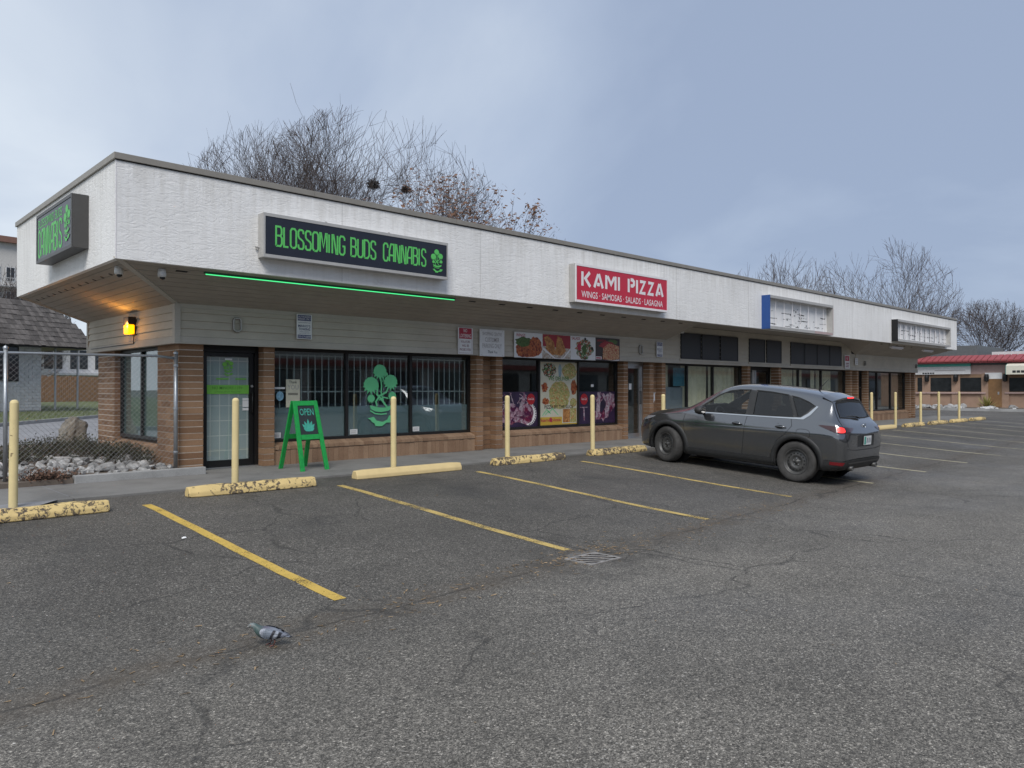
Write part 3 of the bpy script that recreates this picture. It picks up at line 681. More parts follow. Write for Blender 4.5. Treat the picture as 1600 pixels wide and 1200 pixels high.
def stroke_text(txt, o, u, v, n, height, width, sw):
    tot = sum(LT[c][0]+.17 for c in txt)-.17; kx = width/tot; o, u, v, n = map(Vector, (o, u, v, n)); mb = MB(); x = 0; lay = 0
    for c in txt:
        for st in LT[c][1]:
            lay += 1; ribbon(mb, [o+u*((x+a)*kx)+v*(b*height)+n*(.0006*(lay % 3)) for a, b in st], sw, n)
        x += LT[c][0]+.17
    return mb
def bonsai(o, u, v, n, H, layers=True):
    """potted plant emblem H tall, centred on o (bottom)"""
    o, u, v, n = map(Vector, (o, u, v, n)); mb = MB(); lay = [0]
    def P(a, b): return o+u*(a*H)+v*(b*H)+n*(.0005*lay[0])
    def blob(cx, cy, r):
        lay[0] += 1; k = 28; pts = []
        for i in range(k):
            g = 2*math.pi*i/k; low = max(0, -math.sin(g)); rr = r*(1+(.30*low+.05)*(1 if i % 2 else -.7))
            pts.append(P(cx+rr*math.cos(g), cy+rr*.92*math.sin(g)))
        mb.quad(pts)
    def line(pts, w): lay[0] += 1; ribbon(mb, [P(a, b) for a, b in pts], w*H, n)
    for c in ((.0, .89, .125), (-.17, .67, .14), (.21, .72, .13), (-.17, .45, .07), (.24, .49, .075), (.12, .85, .032)): blob(*c)
    line([(.01, .80), (.03, .66), (.02, .55), (.06, .42)], .026); line([(-.1, .60), (-.04, .66), (-.06, .52), (.04, .42), (.14, .30)], .034)
    line([(.17, .65), (.12, .55), (.0, .5), (-.08, .40), (-.06, .32)], .03); line([(.16, .45), (.06, .47), (-.02, .42)], .022); line([(.08, .82), (.05, .72)], .016)
    lay[0] += 1; mb.quad([P(a, b) for a, b in ((-.2, .34), (-.1, .32), (.0, .30), (.12, .30), (.26, .36), (.25, .29), (.16, .245), (.02, .225), (-.1, .24), (-.18, .28))])
    line([(-.19, .255), (-.1, .205), (.02, .19), (.13, .2)], .022)
    lay[0] += 1; mb.quad([P(a, b) for a, b in ((-.24, .13), (-.12, .15), (-.07, .09), (.05, .065), (.14, .10), (.18, .17), (.33, .155), (.27, .09), (.2, .05), (.12, .05), (.04, -.005), (-.09, .0), (-.11, .045), (-.16, .07), (-.18, .10))])
    return mb
def sign_box(nm, x0, x1, z0, z1, yf, label, frame, face, fm=None, rim=.05):
    t = thing(nm, ((x0+x1)/2, YF, z0), label, 'sign')
    MB().box(x0, x1, yf+.02, YF-.002, z0, z1).build('cabinet', frame, t, bevel=.006)
    f = MB(); 
    for b in ((x0, x1, z0, z0+rim), (x0, x1, z1-rim, z1), (x0, x0+rim*.6, z0+rim, z1-rim), (x1-rim*.6, x1, z0+rim, z1-rim)): f.box(b[0], b[1], yf, yf+.019, b[2], b[3])
    f.build('retainer', fm or frame, t)
    MB().box(x0+rim*.6, x1-rim*.6, yf+.008, yf+.0195, z0+rim, z1-rim).build('face', face, t)
    return t
UX, UZ, NY = (1, 0, 0), (0, 0, 1), (0, -1, 0)
s1 = sign_box('shop_sign', 5.39, 9.07, 3.435, 4.13, 11.24, 'long black sign box with green cannabis shop lettering above barred windows', 'sign_frame_grey', 'sign_navy', 'sign_frame_grey')
yt = 11.24+.0065
stroke_text('BLOSSOMING BUDS', (5.60, yt, 3.635), UX, UZ, NY, .305, 1.86, .031).build('lettering', 'sign_green', s1, fix=False)
stroke_text('CANNABIS', (7.62, yt, 3.635), UX, UZ, NY, .305, .93, .031).build('lettering', 'sign_green', s1, fix=False)
bonsai((8.80, yt, 3.545), UX, UZ, NY, .43).build('emblem', 'sign_green', s1, fix=False)
MB().tube([(5.33, 11.40, 3.60), (5.39, 11.40, 3.60)], .02, 8).build('conduit', 'sign_frame_grey', s1)
for x in (6.5, 7.75): MB().box(x-.015, x+.015, 11.26, 11.30, 4.128, 4.15).build('bolt', 'sign_frame_grey', s1)
s2 = sign_box('shop_sign', 12.69, 16.2, 3.31, 4.17, 11.23, 'red pizza shop sign box with white lettering', 'sign_frame_grey', 'sign_red', 'sign_white')
yt = 11.23+.0065
KL = {'K': (.58, [[(0,0),(0,1)], [(.52,1),(.2,.54),(.55,0)]]), 'A': (.66, [[(.02,0),(.30,.97)], [(.36,1),(.64,0)], [(.22,.24),(.42,.24)]]), 'M': (.72, [[(0,0),(0,1)], [(.1,.93),(.36,.38),(.60,.93)], [(.70,1),(.70,0)]]),
      'I': (.02, [[(0,0),(0,1)]]), 'P': (.5, [[(0,0),(0,1)], [(.17,.95),(.36,.95),(.47,.83),(.47,.62),(.36,.5),(.17,.5)]]), 'Z': (.52, [[(.02,.93),(.46,.93),(.04,.07),(.52,.07)]])}
for txt, xs_, wd in (('KAMI', 12.88, 1.40), ('PIZZA', 14.56, 1.48)):      # stencil capitals
    tot = sum(KL[c][0]+.24 for c in txt)-.24; kx = (wd-.085)/tot; x = 0; lay = 0
    for c in txt:
        mb = MB()
        for st in KL[c][1]:
            lay += 1; ribbon(mb, [(xs_+.04+(x+a)*kx, yt-.0005*(lay % 4), 3.685+b*.32) for a, b in st], .078, NY)
        mb.build('lettering', 'sign_white', s2, fix=False); x += KL[c][0]+.24
text_mb('WINGS \u00b7 SAMOSAS \u00b7 SALADS \u00b7 LASAGNA', (14.44, yt, 3.50), UX, UZ, .15, 3.1, .018).build('lettering', 'sign_white', s2, fix=False)
def stripped(nm, x0, x1, z0, z1, yf, label, endm, seed, bigmarks):
    t = thing(nm, ((x0+x1)/2, YF, z0), label, 'sign'); q = random.Random(seed)
    MB().box(x0, x0+.03, yf, YF-.002, z0, z1).build('end_panel', endm, t)
    fr = MB(); fr.box(x0+.03, x1, yf, YF-.002, z0, z0+.09).box(x0+.03, x1, yf, YF-.002, z1-.08, z1).box(x1-.04, x1, yf, YF-.002, z0+.09, z1-.08)
    fr.build('cabinet', 'sign_frame_grey', t)
    MB().box(x0+.03, x1-.04, YF-.06, YF-.045, z0+.09, z1-.08).build('back_panel', 'sign_face_white', t)
    n = int((x1-x0)/.55)
    for k in range(1, n):
        x = x0+(x1-x0)*k/n; MB().tube([(x, yf+.1, z0+.09), (x, yf+.1, z1-.08)], .007 if not bigmarks else .012, 8).build('lamp_tube', 'sign_white', t)
    gl = MB()
    for _ in range(30):      # torn glue and wiring left in the empty cabinet
        x = q.uniform(x0+.2, x1-.3); z = z0+.12+(z1-z0-.3)*q.choice((.08, .12, .35, .38, .62))+q.uniform(-.02, .02); L = q.uniform(.08, .5)
        pts = [(x+L*i/6, YF-.063, z+q.uniform(-.012, .012)) for i in range(7)]
        ribbon(gl, pts, q.uniform(.008, .022), NY)
    for _ in range(26):
        x = (x0+x1)/2+q.gauss(0, .3 if not bigmarks else 1.6); z = (z0+z1)/2+q.gauss(0, .13); r = q.uniform(.012, .045)
        gl.quad([(x+r*q.uniform(.5, 1.2)*math.cos(g), YF-.0635, z+r*q.uniform(.5, 1.2)*math.sin(g)) for g in [i*math.pi/4 for i in range(8)]])
    if bigmarks:
        for k in range(9):
            x = x0+.5+k*.62; ribbon(gl, [(x, YF-.0641, z0+.14), (x+q.uniform(-.02, .02), YF-.0641, z1-.12-q.uniform(0, .2))], .035, NY)
    gl.build('glue_marks', 'print_black', t, fix=False)
    return t
sb_ = stripped('empty_sign_cabinet', 21.38, 25.8, 3.18, 4.2, 11.17, 'empty white sign cabinet with blue end panel on the fascia', 'sign_blue', 3, False)
M('faded_pink', (.45, .34, .33), .7); 
f_ = MB(); f_.box(24.4, 25.76, 11.168, 11.169, 3.19, 3.26).box(25.762, 25.799, 11.168, 11.169, 3.28, 4.1); f_.build('faded_trim', 'faded_pink', sb_)
stripped('empty_sign_cabinet', 31.76, 38.2, 3.25, 4.12, 11.2, 'empty sign cabinet with black end panel at the far fascia end', 'black_frame', 5, True)
# side sign on the left fascia
ss = thing('shop_sign', (XA-OV, 13.8, 3.49), 'deep grey sign box with green cannabis lettering on the short fascia', 'sign')
xf = 3.085
MB().box(xf+.02, XA-OV-.002, 12.73, 14.93, 3.49, 4.30).build('cabinet', 'sign_frame_dark', ss, bevel=.008)
f = MB()
for b in ((12.73, 14.93, 3.49, 3.54), (12.73, 14.93, 4.25, 4.30), (12.73, 12.77, 3.54, 4.25), (14.89, 14.93, 3.54, 4.25)): f.box(xf, xf+.019, *b)
f.build('retainer', 'sign_frame_dark', ss); MB().box(xf+.008, xf+.0195, 12.77, 14.89, 3.54, 4.25).build('face', 'sign_navy', ss)
UY = (0, -1, 0); NX = (-1, 0, 0)
stroke_text('BLOSSOMING BUDS', (xf+.0065, 14.80, 4.07), UY, UZ, NX, .12, 1.5, .017).build('lettering', 'sign_green', ss, fix=False)
stroke_text('CANNABIS', (xf+.0065, 14.80, 3.59), UY, UZ, NX, .42, 1.5, .048).build('lettering', 'sign_green', ss, fix=False)
bonsai((xf+.0065, 13.02, 3.62), UY, UZ, NX, .55).build('emblem', 'sign_green', ss, fix=False)
# green light strip, cameras, wall lamp
M('led_green', (.1, .7, .35), .4, var=0, emit=(.07, .85, .26), estr=.75); M('led_housing', (.01, .12, .05), .5)
ls = thing('light_strip', (7.1, YF+.19, 3.06), 'glowing green light strip under the fascia edge', 'light')
MB().box(4.62, 9.55, YF+.165, YF+.215, 3.135, 3.165).build('housing', 'led_housing', ls); MB().tube([(4.64, YF+.175, 3.122), (9.53, YF+.175, 3.122)], .0075, 8).build('tube', 'led_green', ls)
ld = bpy.data.lights.new('strip_glow', 'AREA'); ld.shape = 'RECTANGLE'; ld.size = 4.8; ld.size_y = .03; ld.energy = .35; ld.color = (.1, 1, .4)
lo = bpy.data.objects.new('strip_glow', ld); link(lo, ls); lo.location = Vector((7.1, YF+.18, 3.10))-ORG[ls]
M('camera_white', (.62, .62, .6), .4); M('lens_black', (.01, .01, .012), .1)
for cx_, cy_, cz_, lab in ((3.52, 11.98, 3.10, 'white dome security camera on the side soffit corner'), (4.02, 11.68, 3.08, 'white dome security camera on the front soffit corner')):
    t = thing('security_camera', (cx_, cy_, cz_), lab, 'camera')
    MB().lathe([(.0, .06), (.055, .06), (.06, 0), (.06, -.03), (.052, -.06), (.0, -.06)], (cx_, cy_, cz_), 'Z', 20).build('housing', 'camera_white', t, smooth=True)
    MB().lathe([(.0, -.10), (.022, -.095), (.036, -.08), (.04, -.058)], (cx_+.005, cy_-.01, cz_), 'Z', 16).build('lens_dome', 'lens_black', t, smooth=True)
M('lamp_amber', (.8, .4, .02), .4, var=0, emit=(1, .34, .0), estr=1.7)
ly, lz = 14.72, 2.5
wl = thing('wall_lamp', (XA-.1, ly, lz-.13), 'lit amber wall lamp on the side siding', 'lamp')
MB().box(XA-.24, XA-.105, ly-.14, ly+.14, lz+.03, lz+.17).build('housing', 'bronze_frame', wl, bevel=.01)
MB().box(XA-.125, XA-.105, ly-.14, ly+.14, lz-.15, lz+.03).build('back_plate', 'bronze_frame', wl)
MB().box(XA-.235, XA-.126, ly-.13, ly+.13, lz-.14, lz+.029).build('lens', 'lamp_amber', wl, bevel=.02)
MB().tube([(XA-.12, ly-.08, lz-.15), (XA-.13, ly-.08, lz-.26), (XA-.115, ly-.05, lz-.31)], .009, 8).build('cable', 'bronze_frame', wl)
MB().tube([(XA-.118, ly-.05, lz-.31), (XA-.118, 17.3, lz-.31)], .008, 6).build('cable', 'bronze_frame', wl)
pl = bpy.data.lights.new('lamp_glow', 'POINT'); pl.energy = 7; pl.color = (1, .45, .08); pl.shadow_soft_size = .06
po = bpy.data.objects.new('lamp_glow', pl); link(po, wl); po.location = Vector((XA-.30, ly, lz+.02))-ORG[wl]
# a small camera by the soffit step and fluorescent fittings at the far end
MB().box(18.72, 18.86, 12.52, 12.66, 2.98, 3.04).build('security_camera', 'camera_white')
tag(bpy.data.objects[-1] if False else [o for o in COL.objects if o.name.startswith('security_camera')][-1], 'small white bullet camera above the window left of the dark panels', 'camera')
for x, lab in ((33.2, 'white strip light under the soffit beside the paired brick pillars'), (36.9, 'white strip light under the soffit near the far end')):
    t = thing('strip_light', (x, 11.75, 3.02), lab, 'light'); MB().box(x-.6, x+.6, 11.70, 11.82, 3.03, 3.1).build('fitting', 'sign_white', t, bevel=.008); MB().tube([(x-.57, 11.76, 3.015), (x+.57, 11.76, 3.015)], .014, 8).build('tube', 'sign_white', t)
# oval number rings
def ring(x, z, lab):
    t = thing('wall_number', (x, 12.69, z), lab, 'house number'); H, W = .23, .135
    for k, (s_, m_) in enumerate(((1, 'sign_frame_dark'), (.97, 'sign_frame_grey'))):
        mb = MB(); yy = 12.655 if k else 12.672
        pts = [(x+W/2*s_*a, yy, z+H/2*s_*b) for a, b in ((-.55,-1),(.55,-1),(1,-.7),(1,.7),(.55,1),(-.55,1),(-1,.7),(-1,-.7))]
        mb.tube(pts+[pts[0]], .014, 6, caps=False); mb.build('ring' if k else 'ring_backing', m_, t, smooth=True)
ring(5.6, 2.47, 'oval metal figure zero on the siding above the frosted door'); ring(17.0, 2.445, 'oval metal figure zero on the siding above the pizza shop door')
for x, lab in ((32.25, 'small dark figure plate on the siding above the narrow doorway'), (38.2, 'small dark figure plate on the siding at the far corner')):
    t = thing('wall_number', (x, 12.69, 2.34), lab, 'house number'); 
    mb = MB(); mb.tube([(x-.07, 12.66, 2.34), (x-.07, 12.66, 2.5), (x+.07, 12.66, 2.5), (x+.07, 12.66, 2.34), (x-.07, 12.66, 2.34)], .014, 6); mb.build('ring', 'sign_frame_dark', t)
    MB().box(x-.05, x+.05, 12.668, 12.675, 2.41, 2.43).build('bar', 'sign_frame_dark', t)
# notices on the siding: plate + printed bands + lettering
YN = 12.655
def notice(x0, x1, z0, z1, label, face='sign_face_white'):
    t = thing('notice', ((x0+x1)/2, YN, z0), label, 'sign'); MB().box(x0, x1, YN-.004, YN+.0, z0, z1).build('plate', face, t, bevel=.001); return t
def band(t, x0, x1, z0, z1, mat, lay=1): MB().quad([(x0, YN-.0042-.0006*lay, z0), (x1, YN-.0042-.0006*lay, z0), (x1, YN-.0042-.0006*lay, z1), (x0, YN-.0042-.0006*lay, z1)]).build('print', mat, t, fix=False)
def words(t, s_, xc, z, h, w, mat, lay=2, bold=.02): text_mb(s_, (xc, YN-.0042-.0006*lay, z), UX, UZ, h, w, bold).build('lettering', mat, t, fix=False)
def towing(x0, x1, z0, z1, lab):
    t = notice(x0, x1, z0, z1, lab); xc = (x0+x1)/2; W = x1-x0; H = z1-z0
    band(t, x0+.02, x1-.02, z1-.26*H, z1-.03*H, 'print_navy'); band(t, x0+.02, x1-.02, z0+.03*H, z0+.17*H, 'print_navy')
    words(t, 'AUTHORIZED', xc, z1-.10*H, .075*H, W*.8, 'sign_white'); words(t, 'PARKING ONLY', xc, z1-.19*H, .075*H, W*.84, 'sign_white')
    words(t, 'unauthorized vehicles towed', xc, z1-.33*H, .04*H, W*.8, 'print_navy', bold=0)
    words(t, "MARIO'S", xc, z1-.47*H, .10*H, W*.8, 'print_navy', bold=.04); words(t, 'TOWING', xc, z1-.60*H, .10*H, W*.76, 'print_navy', bold=.04)
    words(t, 'at the owners', xc, z1-.70*H, .04*H, W*.6, 'print_navy', bold=0); words(t, 'expense & risk', xc, z1-.77*H, .04*H, W*.7, 'print_navy', bold=0)
    words(t, '250-374-8009', xc, z0+.10*H, .09*H, W*.84, 'sign_white')
towing(6.70, 7.005, 2.28, 2.73, 'blue and white towing notice on the siding above the barred windows'); towing(17.71, 18.0, 2.27, 2.69, 'blue and white towing notice on the siding beside the dark panels')
t = notice(10.48, 10.90, 2.125, 2.70, 'white and red no loitering notice on the siding'); xc = 10.69
band(t, 10.51, 10.87, 2.46, 2.69, 'print_red'); words(t, 'NO', xc, 2.635, .075, .1, 'sign_white', bold=.03); words(t, 'LOITERING', xc, 2.525, .08, .32, 'sign_white', bold=.03)
words(t, 'VIOLATORS', xc, 2.395, .05, .27, 'print_darkred'); words(t, 'WILL BE', xc, 2.31, .05, .2, 'print_darkred'); words(t, 'PROSECUTED', xc, 2.225, .05, .31, 'print_darkred')
for b in ((10.505, 10.875, 2.15, 2.155), (10.505, 10.51, 2.155, 2.46), (10.87, 10.875, 2.155, 2.46)): band(t, *b, 'print_darkred')
t = notice(11.10, 11.85, 2.10, 2.70, 'faded white shopping centre customer parking notice on the siding'); xc = 11.475
words(t, 'SHOPPING CENTRE', xc, 2.60, .075, .58, 'print_faded'); words(t, 'CUSTOMER', xc, 2.47, .10, .43, 'print_faded', bold=.03); words(t, 'PARKING ONLY', xc, 2.335, .10, .58, 'print_faded', bold=.02); words(t, 'Thank You', xc+.01, 2.20, .06, .28, 'print_black')
for x in (11.16, 11.79):
    for z in (2.13, 2.67): MB().lathe([(.0, -.004), (.008, -.004), (.008, 0)], (x, YN-.0042, z), 'Y', 8).build('screw', 'sign_frame_grey', t)
t = notice(30.25, 30.72, 2.17, 2.70, 'small white and red notice plate beside the far transom panels'); band(t, 30.29, 30.68, 2.47, 2.67, 'print_red'); words(t, 'NO', 30.485, 2.57, .09, .14, 'sign_white')
for z in (2.38, 2.31, 2.24): band(t, 30.33, 30.64, z-.018, z+.018, 'print_darkred')
t = notice(31.25, 31.52, 2.34, 2.60, 'small pale notice plate above the paired brick pillars')
for z in (2.54, 2.46, 2.40): band(t, 31.29, 31.48, z-.012, z+.012, 'print_faded')
# food banners over the pizza window
foodtex('food_wings', [(.25, .03, .01), (.42, .09, .025), (.5, .16, .05), (.18, .03, .015), (.35, .05, .03)], 22); foodtex('food_green', [(.03, .08, .015), (.10, .17, .04), (.05, .1, .02), (.2, .22, .08)], 30)
foodtex('food_golden', [(.42, .17, .05), (.58, .28, .09), (.36, .13, .035), (.6, .33, .13)], 14); foodtex('food_white', [(.6, .56, .5), (.7, .68, .62), (.45, .33, .25), (.66, .6, .5)], 26)
foodtex('food_mix', [(.5, .05, .03), (.7, .68, .6), (.12, .25, .05), (.02, .02, .03), (.66, .2, .1), (.75, .72, .65)], 30); foodtex('food_lasagna', [(.35, .03, .02), (.62, .42, .22), (.45, .06, .03), (.7, .5, .3), (.3, .03, .02)], 38)
foodtex('food_pizza', [(.55, .46, .16), (.62, .56, .3), (.3, .32, .08), (.6, .5, .2), (.5, .22, .08), (.68, .62, .38)], 26); foodtex('food_purple', [(.10, .008, .04), (.06, .01, .06), (.2, .012, .05), (.5, .33, .4), (.08, .012, .05), (.3, .02, .06)], 12)
foodtex('food_pale', [(.42, .32, .38), (.5, .42, .46), (.25, .08, .15), (.55, .48, .5)], 16); M('banner_red', (.33, .02, .03), .45); M('banner_dark', (.045, .03, .03), .5); M('poster_plum', (.028, .014, .045), .45, 0, .5, 3)
M('cola_red', (.42, .012, .02), .4, var=.03); M('poster_cream', (.62, .59, .46), .5, 0, .08); M('poster_yellow', (.58, .38, .05), .5, 0, .06); M('poster_blue', (.28, .38, .42), .5, 0, .2)
def flat(t, mat, pts, y, nm='print'): MB().quad([(a, y, b) for a, b in pts]).build(nm, mat, t, fix=False)
def ell(t, mat, cx_, cz_, rx, rz, y, wob=.12, seed=0, n=26, nm='print'):
    q = random.Random(seed); flat(t, mat, [(cx_+rx*(1+q.uniform(-wob, wob))*math.cos(2*math.pi*i/n), cz_+rz*(1+q.uniform(-wob, wob))*math.sin(2*math.pi*i/n)) for i in range(n)], y, nm)
YP = 12.652
def banner(x0, x1, lab, face):
    t = thing('food_banner', ((x0+x1)/2, YP, 2.10), lab, 'banner'); MB().box(x0, x1, YP, YP+.004, 2.10, 2.69).build('panel', face, t); return t
t = banner(12.16, 13.095, 'banner picturing chicken wings on a white ground', 'sign_face_white')
ell(t, 'food_wings', 12.64, 2.30, .44, .18, YP-.0008, .06, 5); ell(t, 'food_green', 12.52, 2.46, .34, .12, YP-.001, .15, 1); ell(t, 'food_wings', 12.68, 2.25, .36, .12, YP-.002, .1, 2); ell(t, 'food_wings', 12.86, 2.40, .21, .2, YP-.003, .15, 3); ell(t, 'food_wings', 12.45, 2.20, .2, .085, YP-.004, .15, 4)
text_mb('WINGS', (12.37, YP-.002, 2.62), UX, UZ, .07, .3, .03).build('lettering', 'print_red', t, fix=False)
t = banner(13.10, 14.10, 'banner picturing golden samosas on a white tray', 'food_white')
flat(t, 'banner_red', [(13.11, 2.4), (14.09, 2.36), (14.09, 2.68), (13.11, 2.68)], YP-.001)
flat(t, 'food_white', [(13.11, 2.3), (13.5, 2.105), (13.11, 2.105)], YP-.001); flat(t, 'sign_white', [(13.11, 2.37), (13.55, 2.12), (13.8, 2.12), (14.09, 2.38), (14.09, 2.32), (13.84, 2.105), (13.5, 2.105), (13.11, 2.31)], YP-.0055)
flat(t, 'food_golden', [(13.2, 2.34), (13.34, 2.62), (13.5, 2.5), (13.56, 2.2), (13.42, 2.19)], YP-.002); flat(t, 'food_golden', [(13.52, 2.2), (13.62, 2.66), (13.78, 2.6), (13.93, 2.3), (13.78, 2.18)], YP-.003); flat(t, 'food_golden', [(13.14, 2.6), (13.24, 2.4), (13.4, 2.56), (13.3, 2.66)], YP-.0015)
t = banner(14.105, 15.055, 'banner picturing a tossed salad on a pale ground', 'sign_face_white')
ell(t, 'food_mix', 14.62, 2.38, .33, .23, YP-.001, .2, 6); ell(t, 'food_mix', 14.60, 2.18, .16, .075, YP-.002, .1, 7); ell(t, 'food_green', 14.62, 2.36, .09, .12, YP-.003, .25, 8); ell(t, 'print_black', 14.92, 2.4, .05, .04, YP-.002, .1, 9); ell(t, 'print_red', 14.42, 2.42, .07, .09, YP-.003, .2, 10); ell(t, 'print_black', 14.65, 2.63, .04, .035, YP-.003, .1, 2)
text_mb('SALADS', (14.30, YP-.002, 2.63), UX, UZ, .07, .32, .03).build('lettering', 'print_red', t, fix=False)
t = banner(15.06, 16.05, 'dark banner picturing a square of red lasagna', 'banner_dark')
ell(t, 'food_green', 15.75, 2.60, .2, .07, YP-.001, .2, 11); ell(t, 'banner_red', 15.55, 2.5, .33, .1, YP-.0012, .15, 12); flat(t, 'food_lasagna', [(15.34, 2.14), (15.36, 2.43), (15.58, 2.56), (16.02, 2.5), (16.03, 2.16), (15.7, 2.12)], YP-.002); flat(t, 'sign_white', [(15.4, 2.13), (15.7, 2.108), (16.03, 2.15), (16.03, 2.115), (15.7, 2.103)], YP-.003)
text_mb('LASAGNA', (15.30, YP-.002, 2.62), UX, UZ, .055, .36, .02).build('lettering', 'cola_red', t, fix=False); flat(t, 'sign_white', [(15.065, 2.135), (15.3, 2.135), (15.3, 2.205), (15.065, 2.205)], YP-.002); flat(t, 'print_red', [(15.08, 2.15), (15.28, 2.15), (15.28, 2.185), (15.08, 2.185)], YP-.003)
# posters stuck on the pizza window glass
YQ = YG-.012
def poster(nm, x0, x1, z0, z1, lab, face):
    t = thing(nm, ((x0+x1)/2, YQ, z0), lab, 'poster'); MB().box(x0, x1, YQ, YQ+.002, z0, z1).build('sheet', face, t); return t
t = poster('window_poster', 13.40, 14.78, .47, 2.04, 'tall cream pizza delivery poster filling the middle pane', 'poster_cream')
yq = YQ
flat(t, 'poster_yellow', [(13.40, .47), (14.78, .47), (14.78, .50), (13.40, .50)], yq-.001); flat(t, 'poster_yellow', [(13.40, .5), (14.22, .5), (14.22, .67), (13.40, .67)], yq-.001)
ell(t, 'food_mix', 13.75, 1.84, .25, .19, yq-.001, .12, 21); ell(t, 'food_pizza', 14.50, 1.82, .27, .2, yq-.001, .08, 22); ell(t, 'poster_blue', 14.14, 1.83, .06, .17, yq-.002, .1, 23)
ell(t, 'food_pizza', 14.12, 1.26, .38, .3, yq-.002, .06, 24); ell(t, 'food_pizza', 14.10, 1.02, .36, .16, yq-.003, .12, 25); ell(t, 'food_wings', 13.58, 1.40, .12, .12, yq-.002, .25, 26); ell(t, 'food_wings', 14.66, 1.40, .11, .2, yq-.0025, .15, 27); ell(t, 'food_wings', 13.62, 1.06, .13, .08, yq-.004, .2, 28); ell(t, 'food_pizza', 14.64, 1.02, .12, .12, yq-.003, .2, 29)
flat(t, 'food_golden', [(14.25, .52), (14.52, .52), (14.52, .86), (14.25, .86)], yq-.001); flat(t, 'food_pizza', [(14.53, .52), (14.76, .52), (14.76, .88), (14.53, .88)], yq-.001)
text_mb('WE DELIVER', (14.10, yq-.005, 1.63), UX, UZ, .10, .78, .03).build('lettering', 'print_green_dark', t, fix=False); text_mb('PIZZA BY THE SLICE', (14.10, yq-.005, .92), UX, UZ, .085, 1.05, .03).build('lettering', 'print_black', t, fix=False)
mt = MB(); 
for p in ([(13.5, .71), (13.66, .86), (13.74, .78), (13.86, .88), (14.08, .71)], [(13.6, .72), (13.72, .82), (13.8, .75)]): ribbon(mt, [(a, yq-.004, b) for a, b in p], .02, NY)
mt.build('print', 'decal_green', t, fix=False); text_mb('kami pizza', (13.81, yq-.004, .585), UX, UZ, .105, .72, .04).build('lettering', 'print_red', t, fix=False); ell(t, 'print_red', 13.80, .60, .05, .055, yq-.005, 0, 1)
def cola(t, cx_, cz_, r):
    ell(t, 'cola_red', cx_, cz_, r, r*1.0, YQ-.006, 0, 1, 36, 'disc'); text_mb('Coca-Cola', (cx_, YQ-.0075, cz_+.01), UX, UZ, r*.42, r*1.5, .02).build('lettering', 'sign_white', t, fix=False)
t = poster('window_poster', 11.98, 13.34, .46, 1.30, 'plum poster with red cola disc and plate, left pizza pane', 'poster_plum')
q = random.Random(4)
for k in range(22):
    mb = MB(); x = q.uniform(12.05, 12.95); z = q.uniform(.85, 1.26); a = q.uniform(0, 3.1); L = q.uniform(.08, .2); mb = ribbon(MB(), [(x-L*math.cos(a), YQ-.001-.0001*k, z-L*math.sin(a)), (x, YQ-.001-.0001*k, z+.03), (x+L*math.cos(a), YQ-.001-.0001*k, z+L*math.sin(a))], .022, NY)
    mb.v = [Vector((min(13.33, max(11.99, v.x)), v.y, min(1.295, max(.47, v.z)))) for v in mb.v]; mb.build('print', 'food_pale', t, fix=False)
ell(t, 'food_purple', 12.5, .76, .42, .22, YQ-.004, .2, 31); ell(t, 'sign_white', 13.03, .76, .26, .27, YQ-.0045, 0, 1, 36); ell(t, 'food_purple', 12.95, .77, .235, .25, YQ-.005, .06, 33)
for k in range(14):
    g = -1.5+k*.24; ell(t, 'print_black', 13.03+.235*math.cos(g), .76+.245*math.sin(g), .017, .02, YQ-.0055, 0, 1, 10)
flat(t, 'food_pale', [(12.6, .72), (12.86, 1.25), (12.95, 1.22), (12.76, .72)], YQ-.0052); flat(t, 'food_pale', [(12.5, .62), (12.9, .52), (13.0, .47), (12.85, .60), (12.56, .72)], YQ-.0053); cola(t, 13.10, 1.12, .135)
t = poster('window_poster', 14.85, 16.34, .46, 1.30, 'plum poster with red cola disc and hands, right pizza pane', 'poster_plum')
for k in range(16):
    ell(t, 'food_purple', q.uniform(15.45, 16.25), q.uniform(.6, 1.15), q.uniform(.05, .16), q.uniform(.05, .14), YQ-.001-.0002*k, .3, 40+k)
ell(t, 'food_pale', 16.12, 1.10, .2, .16, YQ-.0045, .2, 60); flat(t, 'food_pale', [(15.52, .56), (15.6, 1.28), (15.74, 1.29), (15.68, .56)], YQ-.0046); flat(t, 'food_pale', [(15.9, .58), (15.95, 1.0), (15.75, 1.24), (15.85, 1.26), (16.12, 1.02), (16.05, .62)], YQ-.0047); flat(t, 'food_pale', [(15.05, .55), (15.02, .88), (14.9, .885), (14.9, .90), (15.2, .90), (15.2, .885), (15.08, .88), (15.09, .55)], YQ-.0044)
cola(t, 15.06, 1.10, .145)
t = poster('small_notice', 15.34, 15.45, 1.42, 1.49, 'tiny white sticker high on the right pizza pane', 'paper_white')
